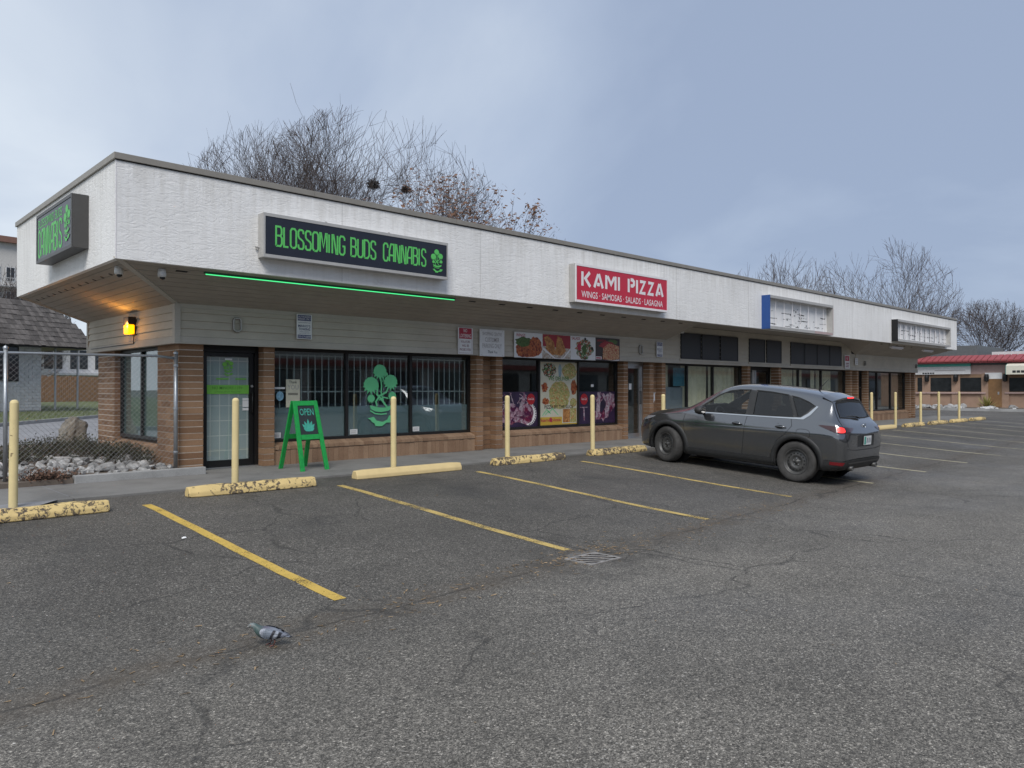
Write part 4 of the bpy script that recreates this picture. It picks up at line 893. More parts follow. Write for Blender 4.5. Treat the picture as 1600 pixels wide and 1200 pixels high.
# stickers and notices on the cannabis shop
def sticker(nm, x0, x1, z0, z1, lab, face='paper_white', y=YG-.008):
    t = thing(nm, ((x0+x1)/2, y, z0), lab, 'notice'); MB().box(x0, x1, y, y+.002, z0, z1).build('sheet', face, t); return t
for x0, lab in ((8.06, 'white sticker at the bottom of the middle barred pane'), (9.58, 'white sticker at the bottom of the right barred pane'), (6.43, 'white sticker at the bottom of the left barred pane')):
    t = sticker('window_sticker', x0, x0+.17, .475, .575, lab); 
    for z in (.545, .52, .50): MB().quad([(x0+.02, YG-.0092, z-.004), (x0+.14, YG-.0092, z-.004), (x0+.14, YG-.0092, z+.004), (x0+.02, YG-.0092, z+.004)]).build('print', 'print_faded', t, fix=False)
t = sticker('thank_you_notice', 6.70, 6.98, 1.03, 1.55, 'cream thank you notice in the left barred pane', 'poster_cream')
text_mb('Thank', (6.84, YG-.0092, 1.50), UX, UZ, .05, .16, .02).build('lettering', 'print_black', t, fix=False); text_mb('YOU', (6.84, YG-.0092, 1.405), UX, UZ, .09, .22, 0).build('lettering', 'print_faded', t, fix=False)
for z in (1.29, 1.265): MB().quad([(6.74, YG-.0092, z-.006), (6.94, YG-.0092, z-.006), (6.94, YG-.0092, z+.006), (6.74, YG-.0092, z+.006)]).build('print', 'print_black', t, fix=False)
M('sticker_blue', (.22, .42, .55), .4, 0, .4, 25)
t = thing('round_sticker', (6.58, YG-.008, 1.15), 'round pale blue sticker on the left barred pane', 'sticker'); MB().disc((6.58, YG-.008, 1.24), UX, UZ, 24, .075, .085, (0, .002, 0)).build('disc', 'sticker_blue', t)
MB().box(6.47, 6.68, YG-.008, YG-.006, 1.37, 1.405).build('strip_sticker', 'sign_face_white', t)
dc = thing('window_decal', (8.72, YG-.006, .52), 'big green potted plant decal on the middle barred pane', 'decal')
bonsai((8.76, YG-.0065, .62), UX, UZ, NY, 1.24).build('decal', 'decal_green', dc, fix=False)
dd = thing('door_decal', (5.62, YG-.008, 1.0), 'lime green lettered band and emblem on the frosted door', 'decal')
MB().box(5.24, 5.985, YG-.007, YG-.0055, 1.285, 1.44).build('band', 'decal_lime', dd); text_mb('NO MINORS / 19+', (5.60, YG-.008, 1.39), UX, UZ, .052, .54, .01).build('lettering', 'print_green_dark', dd, fix=False); text_mb('2 Pieces of I.D. Required', (5.60, YG-.008, 1.32), UX, UZ, .034, .46, 0).build('lettering', 'print_green_dark', dd, fix=False)
bonsai((5.60, YG-.0065, 1.60), UX, UZ, NY, .30).build('emblem', 'decal_lime', dd, fix=False)
for a, b in ((5.40, 5.62), (5.74, 5.94)): MB().quad([(a, YG-.0066, 1.535), (b, YG-.0066, 1.535), (b, YG-.0066, 1.56), (a, YG-.0066, 1.56)]).build('print', 'decal_lime', dd, fix=False)
for z0, z1, lab in ((1.17, 1.21, 'narrow pale sticker on the frosted door by the lock'), (1.05, 1.165, 'card payment sticker on the frosted door by the lock'), (.99, 1.035, 'low pale sticker on the frosted door by the lock')): sticker('door_sticker', 5.87, 5.98, z0, z1, lab, y=YG-.009)
sticker('door_sticker', 5.55, 5.68, 1.875, 1.905, 'tiny white sticker at the top of the frosted door', y=YG-.009)
for x0, z0, x1, z1, lab in ((16.98, 1.35, 17.1, 1.52, 'white paper notice on the pizza shop door glass'), (16.74, 1.2, 16.84, 1.56, 'tall cream paper notice on the pizza shop door glass')): sticker('door_notice', x0, x1, z0, z1, lab, y=YG+.005)
M('box_white', (.7, .7, .72), .5)
t = thing('mail_box', (17.85, 12.9, 1.0), 'small white mail box in the brick recess by the pizza door', 'mail box'); MB().box(17.79, 17.99, 12.91, 12.995, 1.03, 1.24).build('body', 'box_white', t, bevel=.01); MB().box(17.78, 18.0, 12.895, 12.994, 1.241, 1.262).build('lid', 'box_white', t); MB().box(17.81, 17.84, 12.92, 12.97, .97, 1.029).build('clip', 'box_white', t); MB().box(17.93, 17.96, 12.92, 12.97, .98, 1.029).build('clip', 'box_white', t)
# ------------------------------------------------------------------ the parked car (local axes: x right, y forward, z up)
def car_paint():
    t = NT('car_paint')
    d = t.ramp(t.noise(1.8, 5, .6), [(.4, 0), (.75, 1)])
    n = t.n('ShaderNodeTexCoord'); sx = t.n('ShaderNodeSeparateXYZ'); t.l(n.outputs['Object'], sx.inputs[0])
    low = t.ramp(t.math('ADD', sx.outputs[2], t.math('MULTIPLY', t.noise(3, 4), .25)), [(.35, 1), (.95, 0)])   # road film on the lower body
    col = t.mix(t.math('MULTIPLY', low, t.math('MULTIPLY_ADD', d, .35, .12)), (.165, .172, .184), (.12, .116, .11))
    t.bsdf(col, t.ramp(low, [(0, .13), (1, .26)]), .85, None, t.ramp(low, [(0, 1.0), (1, .5)]), .5); return t.m
car_paint()
M('clad_black', (.028, .0285, .029), .55, 0, .2, 8); M('tyre', (.05, .048, .046), .85, 0, .3, 12, .2, 80); M('steel_black', (.085, .084, .082), .45, .3, .25, 20); M('chrome', (.6, .61, .62), .12, 1, 0)
M('lamp_red_dark', (.035, .003, .005), .12, 0, 0, coat=1); M('lamp_red_lit', (.6, .02, .02), .3, var=0, emit=(1, .03, .025), estr=1.0); M('reflector_red', (.16, .01, .014), .25, 0, .15, 60)
M('lamp_clear', (.35, .36, .38), .1, .4, 0, coat=1); M('seam', (.008, .008, .009), .7, var=0); M('cabin_dark', (.02, .02, .022), .8, 0, .15); M('plate_white', (.6, .62, .62), .5, 0, .08); M('plate_mark', (.05, .06, .12), .5, var=0); M('plate_green', (.05, .3, .24), .5, 0, .1)
glass('car_glass_clear', (.86, .9, .89), .05, .8); glass('car_glass_dark', (.10, .11, .115), .07, .8)
def interp(keys, y):
    if y <= keys[0][0]: return keys[0][1]
    for (a, b), (c, d) in zip(keys, keys[1:]):
        if y <= c: return b+(d-b)*(y-a)/(c-a)
    return keys[-1][1]
Kzc = [(-2.29,.90),(-2.25,1.0),(-2.20,1.07),(-2.12,1.125),(-2.03,1.18),(-1.92,1.36),(-1.84,1.50),(-1.79,1.535),(-1.65,1.575),(-1.4,1.615),(-1.0,1.65),(-.6,1.672),(-.2,1.675),(.08,1.655),(.30,1.60),(.62,1.425),(.88,1.255),(1.05,1.145),(1.35,1.10),(1.6,1.06),(1.8,1.02),(2.0,.955),(2.12,.885),(2.2,.80),(2.26,.66)]
Kze = [(-2.29,.86),(-2.25,.955),(-2.20,1.03),(-2.12,1.085),(-2.03,1.14),(-1.92,1.30),(-1.84,1.43),(-1.79,1.46),(-1.65,1.50),(-1.4,1.54),(-1.0,1.575),(-.6,1.597),(-.2,1.60),(.08,1.575),(.30,1.51),(.62,1.335),(.88,1.175),(1.05,1.085),(1.35,1.045),(1.6,1.005),(1.8,.965),(2.0,.90),(2.12,.835),(2.2,.76),(2.26,.63)]
Kxe = [(-2.29,.56),(-2.25,.64),(-2.20,.68),(-2.12,.68),(-2.03,.66),(-1.92,.615),(-1.84,.58),(-1.65,.575),(-1.0,.60),(0,.605),(.30,.60),(.62,.625),(.88,.66),(1.05,.69),(1.35,.70),(1.6,.69),(1.8,.665),(2.0,.61),(2.12,.54),(2.2,.45),(2.26,.36)]
Kzb = [(-2.29,.52),(-2.255,.40),(-2.21,.33),(-2.1,.28),(-1.8,.25),(-1.0,.21),(1.0,.20),(1.8,.22),(2.1,.24),(2.2,.28),(2.26,.38)]
KW = [(-2.29,.66),(-2.255,.775),(-2.21,.83),(-2.14,.865),(-2.0,.893),(-1.8,.91),(-1.35,.922),(-.6,.912),(.6,.912),(1.35,.918),(1.65,.90),(1.85,.86),(2.0,.805),(2.12,.73),(2.2,.63),(2.26,.49)]
Kbz = [(-2.29,.80),(-2.25,.89),(-2.20,.96),(-2.12,1.03),(-2.03,1.075),(-1.8,1.105),(-1.3,1.10),(-.6,1.08),(.2,1.06),(.95,1.03),(1.1,1.015),(1.35,.985),(1.6,.945),(1.8,.905),(2.0,.845),(2.12,.79),(2.2,.72),(2.26,.60)]
ST_ = [-2.29,-2.25,-2.20,-2.12,-2.03,-1.92,-1.84,-1.79,-1.65,-1.4,-1.0,-.6,-.2,.08,.30,.62,.88,1.05,1.35,1.6,1.8,2.0,2.12,2.2,2.26]
rows = []
for y in ST_:
    zc, ze, xe, zb, W, bz = (interp(k, y) for k in (Kzc, Kze, Kxe, Kzb, KW, Kbz))
    mid = zb+(bz-zb)*.50; sh = zb+(bz-zb)*.80
    rows.append([(0, zb), (W*.7, zb), (W-.07, zb+.015), (W-.050, zb+.10), (W-.020, mid), (W-.002, sh-.045), (W-.020, sh+.015), (W-.082, bz-.006), (W-.10, bz+.012),
                 (xe+(W-.10-xe)*.45, bz+(ze-bz)*.55+.006), (xe, ze), (xe-.05, ze+(zc-ze)*.42), (xe*.62, ze+(zc-ze)*.82), (0, zc)])
np_ = len(rows[0]); cv, cf = [], []
full = []
for r_, y in zip(rows, ST_):
    ring_ = [(x, y, z) for x, z in r_]+[(-x, y, z) for x, z in r_[-2:0:-1]]; full.append(ring_); cv += ring_
nr = len(full[0])
for i in range(len(full)-1):
    for k in range(nr): cf.append((i*nr+k, i*nr+(k+1) % nr, (i+1)*nr+(k+1) % nr, (i+1)*nr+k))
def cap(i):      # close the ends with strips across
    b = i*nr
    for k in range(1, nr//2-0):
        a0, a1, b0, b1 = b+k, b+k+1, b+(nr-k) % nr, b+(nr-k-1) % nr
        if k == 1: cf.append((b, a0, b0))
        if k < nr//2-1: cf.append((a0, a1, b1, b0))
        else: cf.append((a0, a1, b0))
cap(0); cap(len(full)-1)
bme = bpy.data.meshes.new('car_cage'); bme.from_pydata(cv, [], cf)
bm = bmesh.new(); bm.from_mesh(bme); bmesh.ops.recalc_face_normals(bm, faces=bm.faces); bm.to_mesh(bme); bm.free()
cage = bpy.data.objects.new('car_cage', bme); COL.objects.link(cage)
sm_ = cage.modifiers.new('s', 'SUBSURF'); sm_.levels = 2; sm_.render_levels = 2
def evald(o):
    bpy.context.view_layer.update(); dg = bpy.context.evaluated_depsgraph_get()
    return bpy.data.meshes.new_from_object(o.evaluated_get(dg))
skin = evald(cage); bvh = BVHTree.FromPolygons([v.co.copy() for v in skin.vertices], [tuple(p.vertices) for p in skin.polygons])
def cast(p, d, off):
    h = bvh.ray_cast(p-d*4, d)
    if h[0] is None: return p
    n = h[1] if h[1].dot(d) < 0 else -h[1]
    return h[0]+n*off
PROJ = {'L': ((0,1,0), (0,0,1), (1,0,0)), 'R': ((0,1,0), (0,0,1), (-1,0,0)), 'B': ((1,0,0), (0,0,1), (0,1,0)), 'T': ((1,0,0), (0,1,0), (0,0,-1)), 'F': ((1,0,0), (0,0,1), (0,-1,0)),
        'CL': ((.7071,-.7071,0), (0,0,1), (.7071,.7071,0)), 'CR': ((-.7071,-.7071,0), (0,0,1), (-.7071,.7071,0)), 'FL': ((.7071,.7071,0), (0,0,1), (.7071,-.7071,0)), 'FR': ((-.7071,.7071,0), (0,0,1), (-.7071,-.7071,0))}
def patch(polys, pr, off, step=.05, thick=0, direct=False):
    """2-D polygon(s) laid on the body from one side, following its curve"""
    A, B, D = map(Vector, PROJ[pr]); out = MB()
    for poly in polys:
        b = bmesh.new(); vs_ = [b.verts.new((u, v, 0)) for u, v in poly]; b.faces.new(vs_)
        for ax in (0, 1):
            lo = min(p[ax] for p in poly); hi = max(p[ax] for p in poly); c = lo+step
            while c < hi:
                no = Vector((1,0,0)) if ax == 0 else Vector((0,1,0)); co = no*c
                bmesh.ops.bisect_plane(b, geom=b.verts[:]+b.edges[:]+b.faces[:], plane_co=co, plane_no=no); c += step
        bmesh.ops.triangulate(b, faces=b.faces[:]); b.verts.index_update()
        pos = [cast(A*v.co.x+B*v.co.y, D, off) for v in b.verts]; fs = [tuple(v.index for v in f.verts) for f in b.faces]
        out.add(pos, fs); b.free()
    return out
def proj_line(pts, pr, off, step=.04):
    A, B, D = map(Vector, PROJ[pr]); res = []
    for (a, b), (c, d) in zip(pts, pts[1:]):
        n = max(1, int(math.hypot(c-a, d-b)/step))
        for i in range(n): res.append(cast(A*(a+(c-a)*i/n)+B*(b+(d-b)*i/n), D, off))
    res.append(cast(A*pts[-1][0]+B*pts[-1][1], D, off)); return res
def smooth_poly(pts, n=5):
    res = []; m = len(pts)
    for i in range(m):
        p0, p1, p2, p3 = (pts[(i+k) % m] for k in (-1, 0, 1, 2))
        for j in range(n):
            t = j/n; f = lambda a, b, c, d: .5*((2*b)+(-a+c)*t+(2*a-5*b+4*c-d)*t*t+(-a+3*b-3*c+d)*t**3)
            res.append((f(p0[0], p1[0], p2[0], p3[0]), f(p0[1], p1[1], p2[1], p3[1])))
    return res
# window outlines (y, z) on the side
W1 = [(.80, 1.075), (.60, 1.235), (.34, 1.42), (.14, 1.505), (-.06, 1.54), (-.29, 1.55), (-.32, 1.105), (.4, 1.085)]
W2 = [(-.44, 1.11), (-.41, 1.55), (-.7, 1.54), (-1.03, 1.508), (-1.24, 1.132), (-.8, 1.12)]
W3 = [(-1.295, 1.14), (-1.09, 1.497), (-1.25, 1.467), (-1.42, 1.41), (-1.55, 1.345), (-1.46, 1.23), (-1.38, 1.15)]
WB = [(-.60, 1.17), (-.30, 1.155), (.30, 1.155), (.60, 1.17), (.545, 1.36), (.51, 1.425), (0, 1.45), (-.51, 1.425), (-.545, 1.36)]
WF = [(-.62, .90), (0, 1.0), (.62, .90), (.545, .36), (0, .30), (-.545, .36)]
cut = MB()
def prism(poly, pr, d0, d1):
    A, B, D = map(Vector, PROJ[pr]); cut.hexa([A*u+B*v+D*d0 for u, v in poly], [A*u+B*v+D*d1 for u, v in poly])
for w_ in (W1, W2, W3): prism(w_, 'L', -1.2, 1.2)
prism(WB, 'B', -2.6, -1.75); prism(WF, 'T', -2.0, -1.0)
for s_ in (-1, 1):
    for yy in (-1.35, 1.35): 
        n = 40; a0, a1 = s_*.60, s_*1.2
        cut.hexa([(a0, yy+.405*math.cos(2*math.pi*k/n), .36+.405*math.sin(2*math.pi*k/n)) for k in range(n)], [(a1, yy+.405*math.cos(2*math.pi*k/n), .36+.405*math.sin(2*math.pi*k/n)) for k in range(n)])
cme = cut.mesh('cutter', 'seam'); cuto = bpy.data.objects.new('cutter', cme); COL.objects.link(cuto)
so_ = cage.modifiers.new('t', 'SOLIDIFY'); so_.thickness = .02; so_.offset = -1
bo_ = cage.modifiers.new('b', 'BOOLEAN'); bo_.operation = 'DIFFERENCE'; bo_.object = cuto; bo_.solver = 'EXACT'; bo_.use_self = False
body_me = evald(cage); body_me.name = 'body'; body_me.materials.clear(); body_me.materials.append(MATS['car_paint'])
for p in body_me.polygons: p.use_smooth = True
body_me.set_sharp_from_angle(angle=R(38))
bpy.data.objects.remove(cage); bpy.data.objects.remove(cuto)
CARY = 7.59; slope = math.atan2(zg(13, 8.94)-zg(13, 6.24), 2.70)
car = thing('parked_car', (13.70, CARY, (zg(13, 8.94)+zg(13, 6.24))/2), 'dark grey sport utility vehicle with lit brake lights and black steel wheels', 'car', rot=(slope, 0, 0)); ORG[car] = Vector((0,0,0))
body = bpy.data.objects.new('body', body_me); link(body, car); ORG[body] = Vector((0,0,0))
def cpart(mb, nm, mat, par=None, smooth=True, fix=False): return mb.build(nm, mat, par or car, smooth=smooth, fix=fix)
for pr in 'LR':
    cpart(patch([W1], pr, -.008), 'window', 'car_glass_clear'); cpart(patch([W2], pr, -.008), 'window', 'car_glass_dark'); cpart(patch([W3], pr, -.008), 'window', 'car_glass_dark')
    # black pillar and frame bands
    def frame(poly, w, nm='window_frame'):
        cx_ = sum(p[0] for p in poly)/len(poly); cy_ = sum(p[1] for p in poly)/len(poly)
        A, B, D = map(Vector, PROJ[pr]); mb = MB(); pts = proj_line(poly+[poly[0]], pr, .003)
        ribbon(mb, pts, w, -D); cpart(mb, nm, 'clad_black', smooth=False)
    for w_ in (W1, W2, W3): frame(w_, .022)
    cpart(patch([[(-.32, 1.10), (-.295, 1.55), (-.405, 1.55), (-.435, 1.10)]], pr, .0035), 'door_pillar', 'clad_black')
    cpart(patch([[(-1.245, 1.135), (-1.035, 1.505), (-1.085, 1.495), (-1.29, 1.14)]], pr, .0035), 'door_pillar', 'clad_black')
    # chrome belt strip that kicks up behind the quarter glass
    cpart(patch([[(.80, 1.062), (.4, 1.072), (-.3, 1.09), (-.8, 1.104), (-1.36, 1.132), (-1.47, 1.215), (-1.575, 1.35), (-1.61, 1.34), (-1.52, 1.19), (-1.42, 1.105), (-.8, 1.088), (-.3, 1.074), (.4, 1.056), (.80, 1.048)]], pr, .006, .06), 'belt_trim', 'chrome')
    # arch and sill cladding
    for yy, a_lo, a_hi in ((1.35, -35, 205), (-1.35, -25, 212)):
        n = 34; o_, i_ = .485, .402; pl_ = [(yy+o_*math.cos(R(a_lo+(a_hi-a_lo)*k/n)), .36+o_*.985*math.sin(R(a_lo+(a_hi-a_lo)*k/n))) for k in range(n+1)]; il_ = [(yy+i_*math.cos(R(a_lo+(a_hi-a_lo)*k/n)), .36+i_*math.sin(R(a_lo+(a_hi-a_lo)*k/n))) for k in range(n+1)]
        mb = MB(); A, B, D = map(Vector, PROJ[pr])
        P1 = [cast(A*u+B*v, D, .012) for u, v in pl_]; P2 = [cast(A*u+B*v, D, .016) for u, v in il_]; P0 = [cast(A*(yy+(u-yy)*1.02)+B*(.36+(v-.36)*1.02), D, .0) for u, v in pl_]; P3 = [p+D*.06 for p in P2]
        m = n+1; mb.add(P0+P1+P2+P3, [(r_*m+k, r_*m+k+1, (r_+1)*m+k+1, (r_+1)*m+k) for r_ in range(3) for k in range(n)])
        cpart(mb, 'arch_cladding', 'clad_black')
    cpart(patch([[(-.93, .225), (-.93, .37), (.92, .355), (.92, .225)]], pr, .012), 'sill_cladding', 'clad_black')
    A, B, D = map(Vector, PROJ[pr])
    def seam(pts, w=.006): mb = MB(); ribbon(mb, proj_line(pts, pr, .0025), w, -D); cpart(mb, 'door_seam', 'seam', body, smooth=False)
    seam([(.98, 1.04), (.985, .85), (.93, .60), (.88, .40), (.87, .37)]); seam([(-.345, 1.09), (-.33, .75), (-.30, .37)]); seam([(-1.19, 1.12), (-1.24, .98), (-1.16, .86), (-.98, .70), (-.90, .50), (-.88, .38)])
    seam([(1.05, 1.01), (1.35, .965), (1.8, .885), (2.02, .80)]); seam([(-.97, 1.0), (-.99, 1.0)])
    if pr == 'L': seam(smooth_poly([(-1.55, .93), (-1.36, .93), (-1.34, .80), (-1.40, .755), (-1.53, .77), (-1.58, .84)])+[(-1.55, .93)])
    # lower crease of the doors
    cpart(patch([[(.80, .47), (-.85, .50), (-.85, .492), (.80, .462)]], pr, .004), 'crease', 'car_paint', body)
    s_ = -1 if pr == 'L' else 1
    # handles
    for yy in (-.17, -1.03):
        hz = .925 if yy > -.5 else .945; c = cast(A*yy+B*hz, D, 0)
        cpart(MB().tube([c+Vector((s_*.004, .085, 0)), c+Vector((s_*.034, .06, .004)), c+Vector((s_*.038, -.04, .006)), c+Vector((s_*.03, -.10, .002)), c+Vector((s_*.0, -.11, 0))], [.010, .014, .015, .013, .008], 10), 'door_handle', 'car_paint')
        cpart(patch([smooth_poly([(yy+.10, hz), (yy+.03, hz+.026), (yy-.05, hz+.022), (yy-.09, hz), (yy-.05, hz-.03), (yy+.04, hz-.034)])], pr, .002), 'handle_cup', 'seam')
    # mirror
    mz = 1.11; my = .56; mxx = s_*.985
    mb = MB(); prof = [(-.085, .075), (-.07, .10), (.0, .105), (.06, .085), (.085, .03)]
    for k, (dy_, r_) in enumerate(prof):
        for g in range(14):
            a = 2*math.pi*g/14; mb.v.append(Vector((mxx+s_*.01+r_*1.15*math.cos(a)*(1 if True else 1), my+dy_, mz+r_*.78*math.sin(a))))
    for k in range(len(prof)-1):
        for g in range(14): mb.f.append((k*14+g, k*14+(g+1) % 14, (k+1)*14+(g+1) % 14, (k+1)*14+g))
    mb.f.append(tuple(range(14))); mb.f.append(tuple((len(prof)-1)*14+g for g in range(13, -1, -1)))
    mir = cpart(mb, 'mirror', 'clad_black', fix=True)
    cpart(MB().disc((mxx+s_*.01, my-.086, mz), (1,0,0), (0,0,1), 20, .078, .052), 'mirror_glass', 'lens_black', mir, smooth=False)  # black colour stands in for a dark reflection in the glass
    cpart(MB().tube([(s_*.845, my+.02, 1.05), (s_*.93, my+.01, 1.075)], [.03, .026], 8), 'mirror_arm', 'clad_black', mir)
    # tail lamp wrapping the corner
    cp = 'CL' if pr == 'L' else 'CR'
    cpart(patch([smooth_poly([(.60, 1.035), (.80, 1.04), (1.0, 1.032), (1.20, 1.015), (1.245, 1.0), (1.17, .95), (1.05, .925), (.90, .925), (.78, .96)], 3)], cp, .008, .03), 'tail_lamp', 'lamp_red_dark')
    cpart(patch([smooth_poly([(.90, 1.018), (1.0, 1.015), (1.035, .985), (1.03, .945), (.95, .935), (.895, .95)], 4)], cp, .012, .03), 'brake_light', 'lamp_red_lit')
    cpart(patch([smooth_poly([(1.06, 1.0), (1.13, .995), (1.15, .97), (1.12, .95), (1.07, .95)], 4)], cp, .012, .03), 'reverse_lens', 'lamp_red_dark')
    cpart(patch([[(.80, .44), (.80, .385), (1.02, .385), (1.06, .44)]], cp, .018, .03), 'rear_reflector', 'reflector_red')
    # head lamp
    fp = 'FL' if pr == 'L' else 'FR'
    cpart(patch([smooth_poly([(.62 if True else 0, .90), (.80, .885), (1.0, .85), (1.10, .80), (1.02, .775), (.86, .80), (.70, .85)], 3)], fp, .008, .03), 'head_lamp', 'lamp_clear')
    # wheel well liners
    for yy in (-1.35, 1.35):
        mb = MB(); n = 28; r_ = .42
        ring1 = [(s_*.895, yy+.408*math.cos(2*math.pi*k/n), .36+.408*math.sin(2*math.pi*k/n)) for k in range(n)]; ring2 = [(s_*.56, q[1], q[2]) for q in ring1]
        mb.add(ring1+ring2, [(k, (k+1) % n, n+(k+1) % n, n+k) for k in range(n) if .36+.408*math.sin(2*math.pi*(k+.5)/n) > .26]+[tuple(range(n, 2*n))]); cpart(mb, 'wheel_well', 'seam', smooth=False)
# lower rear cladding, bumper details, hatch
cpart(patch([[(-.80, .40), (-.74, .30), (.74, .30), (.80, .40), (.72, .47), (.45, .485), (-.45, .485), (-.72, .47)]], 'B', .014), 'rear_cladding', 'clad_black')
for cp in ('CL', 'CR'): cpart(patch([[(.70, .28), (.70, .455), (1.02, .455), (1.16, .47), (1.16, .33), (.98, .28)]], cp, .013), 'rear_cladding', 'clad_black')
cpart(patch([[(-.66, .44), (.66, .44), (.64, .415), (-.64, .415)]], 'B', .024), 'skid_trim', 'steel_black')
cpart(patch([[(-.60, .595), (.60, .595), (.58, .58), (-.58, .58)]], 'B', .004), 'bumper_crease', 'chrome', body) if False else None
mb = MB(); ribbon(mb, proj_line([(-.72, .66), (-.4, .635), (.4, .635), (.72, .66)], 'B', .003), .009, (0,-1,0)); cpart(mb, 'bumper_seam', 'seam', body, smooth=False)
hg = [(-.69, .70), (-.74, .86), (-.735, 1.02), (-.67, 1.18), (-.60, 1.38), (-.575, 1.44)]
for s_ in (-1, 1):
    mb = MB(); ribbon(mb, proj_line([(s_*abs(a), b) for a, b in hg], 'B', .003), .007, (0,-1,0)); cpart(mb, 'hatch_seam', 'seam', body, smooth=False)
cpart(patch([WB], 'B', -.006), 'rear_window', 'car_glass_dark'); cpart(patch([WF], 'T', -.008), 'windshield', 'car_glass_clear')
mb = MB(); ribbon(mb, proj_line(WB+[WB[0]], 'B', .004), .04, (0,-1,0)); cpart(mb, 'rear_window_frame', 'clad_black', smooth=False)
# roof spoiler with high brake light
sp = MB(); n = 12; A_ = []; B_ = []; C_ = []; D_ = []
for k in range(n+1):
    x = -.60+1.2*k/n; e_ = (abs(x)/.6)**4
    A_.append((x, -1.62, 1.590-.05*(x/.6)**2-.015*e_)); B_.append((x*.985, -1.90+.09*e_, 1.525-.05*(x/.6)**2-.03*e_)); C_.append((x*.975, -1.895+.09*e_, 1.497-.05*(x/.6)**2-.03*e_)); D_.append((x*.95, -1.78, 1.478-.05*(x/.6)**2-.02*e_))
m = n+1; sp.add(A_+B_+C_+D_, [(r_*m+k, r_*m+k+1, (r_+1)*m+k+1, (r_+1)*m+k) for r_ in range(3) for k in range(n)]+[(0, m, 2*m, 3*m), (n, 3*m+n, 2*m+n, m+n)])
spo = cpart(sp, 'spoiler', 'car_paint', fix=True); spo.data.set_sharp_from_angle(angle=R(40))
MB().box(-.13, .13, -1.906, -1.885, 1.501, 1.524).build('high_brake_light', 'lamp_red_lit', car, bevel=.004)
# rear wiper, badge, plate
cpart(MB().tube([(.05, -2.10, 1.165), (-.08, -2.085, 1.20), (-.42, -2.05, 1.205)], [.016, .011, .007], 8), 'wiper', 'clad_black')
bc = cast(Vector((0, 0, 1.03)), Vector((0,1,0)), .008)
mb = MB(); mb.tube([(bc.x+.062*math.cos(2*math.pi*k/24), bc.y, bc.z+.05*math.sin(2*math.pi*k/24)) for k in range(25)], .0075, 6, caps=False)
mb.tube([(bc.x-.056, bc.y, bc.z+.016), (bc.x-.028, bc.y-.004, bc.z+.018), (bc.x, bc.y-.004, bc.z-.012), (bc.x+.028, bc.y-.004, bc.z+.018), (bc.x+.056, bc.y, bc.z+.016)], .006, 6); cpart(mb, 'badge', 'chrome')
mb = text_mb('CX-5', (-.50, -2.29, .79), (1,0,0), (0,0,1), .038, .15, .03); mb.v = [cast(v, Vector((0,1,0)), .005) for v in mb.v]; cpart(mb, 'badge_lettering', 'chrome', smooth=False)
mb = text_mb('AWD', (-.47, -2.29, .73), (1,0,0), (0,0,1), .026, .09, .03); mb.v = [cast(v, Vector((0,1,0)), .005) for v in mb.v]; cpart(mb, 'badge_lettering', 'chrome', smooth=False)
cpart(patch([[(-.34, .69), (-.36, .88), (-.22, .90), (.22, .90), (.36, .88), (.34, .69)]], 'B', .003), 'plate_recess', 'clad_black')
pt_ = MB().box(-.155, .155, -2.325, -2.315, .715, .870); pl_ = pt_.build('licence_plate', 'plate_white', car, bevel=.003)
MB().quad([(-.150, -2.3262, .725), (-.075, -2.3262, .725), (-.075, -2.3262, .862), (-.150, -2.3262, .862)]).build('plate_print', 'plate_green', pl_, fix=False)
q = random.Random(2)
for k in range(5):
    x = -.05+k*.04; mb = MB(); ribbon(mb, [(x, -2.3264, .75), (x+q.uniform(0, .02), -2.3264, .79), (x+q.uniform(-.01, .02), -2.3264, .835)], .014, (0,-1,0)); mb.build('plate_print', 'plate_mark', pl_, fix=False)
for s_ in (-1, 1): cpart(MB().lathe([(.040, -.08), (.040, .08), (.033, .08), (.033, -.08)], (s_*.50, -2.22, .325), 'Y', 16, True), 'exhaust_tip', 'steel_black')
# antenna and cabin
cpart(MB().tube([(0, -1.30, 1.62), (0, -1.34, 1.68), (0, -1.46, 1.82)], [.02, .008, .004], 8), 'antenna', 'clad_black')
def cab(b, nm, mat='cabin_dark', bev=.04): MB().box(*b).build(nm, mat, car, bevel=bev)
cab((-.74, .74, .62, 1.02, .62, 1.0), 'dashboard'); cab((-.80, .80, -1.95, 1.1, .30, .36), 'floor', bev=.01); cab((-.62, .62, -1.25, -.72, .36, .72), 'rear_seat'); cab((-.62, .62, -1.42, -1.2, .60, 1.22), 'rear_backrest')
for s_ in (-1, 1):
    x = s_*.37
    cab((x-.25, x+.25, -.35, .22, .40, .72), 'front_seat'); mb = MB(); mb.hexa([(x-.23, -.30, .66), (x+.23, -.30, .66), (x+.23, -.16, .66), (x-.23, -.16, .66)], [(x-.19, -.52, 1.26), (x+.19, -.52, 1.26), (x+.19, -.42, 1.26), (x-.19, -.42, 1.26)]); mb.build('front_backrest', 'cabin_dark', car, bevel=.03)
    cab((x-.12, x+.12, -.56, -.46, 1.29, 1.47), 'headrest', bev=.035); cab((x-.3, x-.08, -1.42, -1.33, 1.24, 1.37), 'rear_headrest', bev=.03)
mb = MB(); mb.tube([(-.37+.18*math.cos(2*math.pi*k/24), .48+.05*math.sin(2*math.pi*k/24), 1.0+.17*math.sin(2*math.pi*k/24)) for k in range(25)], .017, 8, caps=False); mb.tube([(-.54, .48, 1.0), (-.37, .50, 1.0), (-.20, .48, 1.0)], .02, 6); cpart(mb, 'steering_wheel', 'cabin_dark')
MB().box(-.13, .13, .28, .30, 1.44, 1.51).build('inside_mirror', 'cabin_dark', car, bevel=.008)
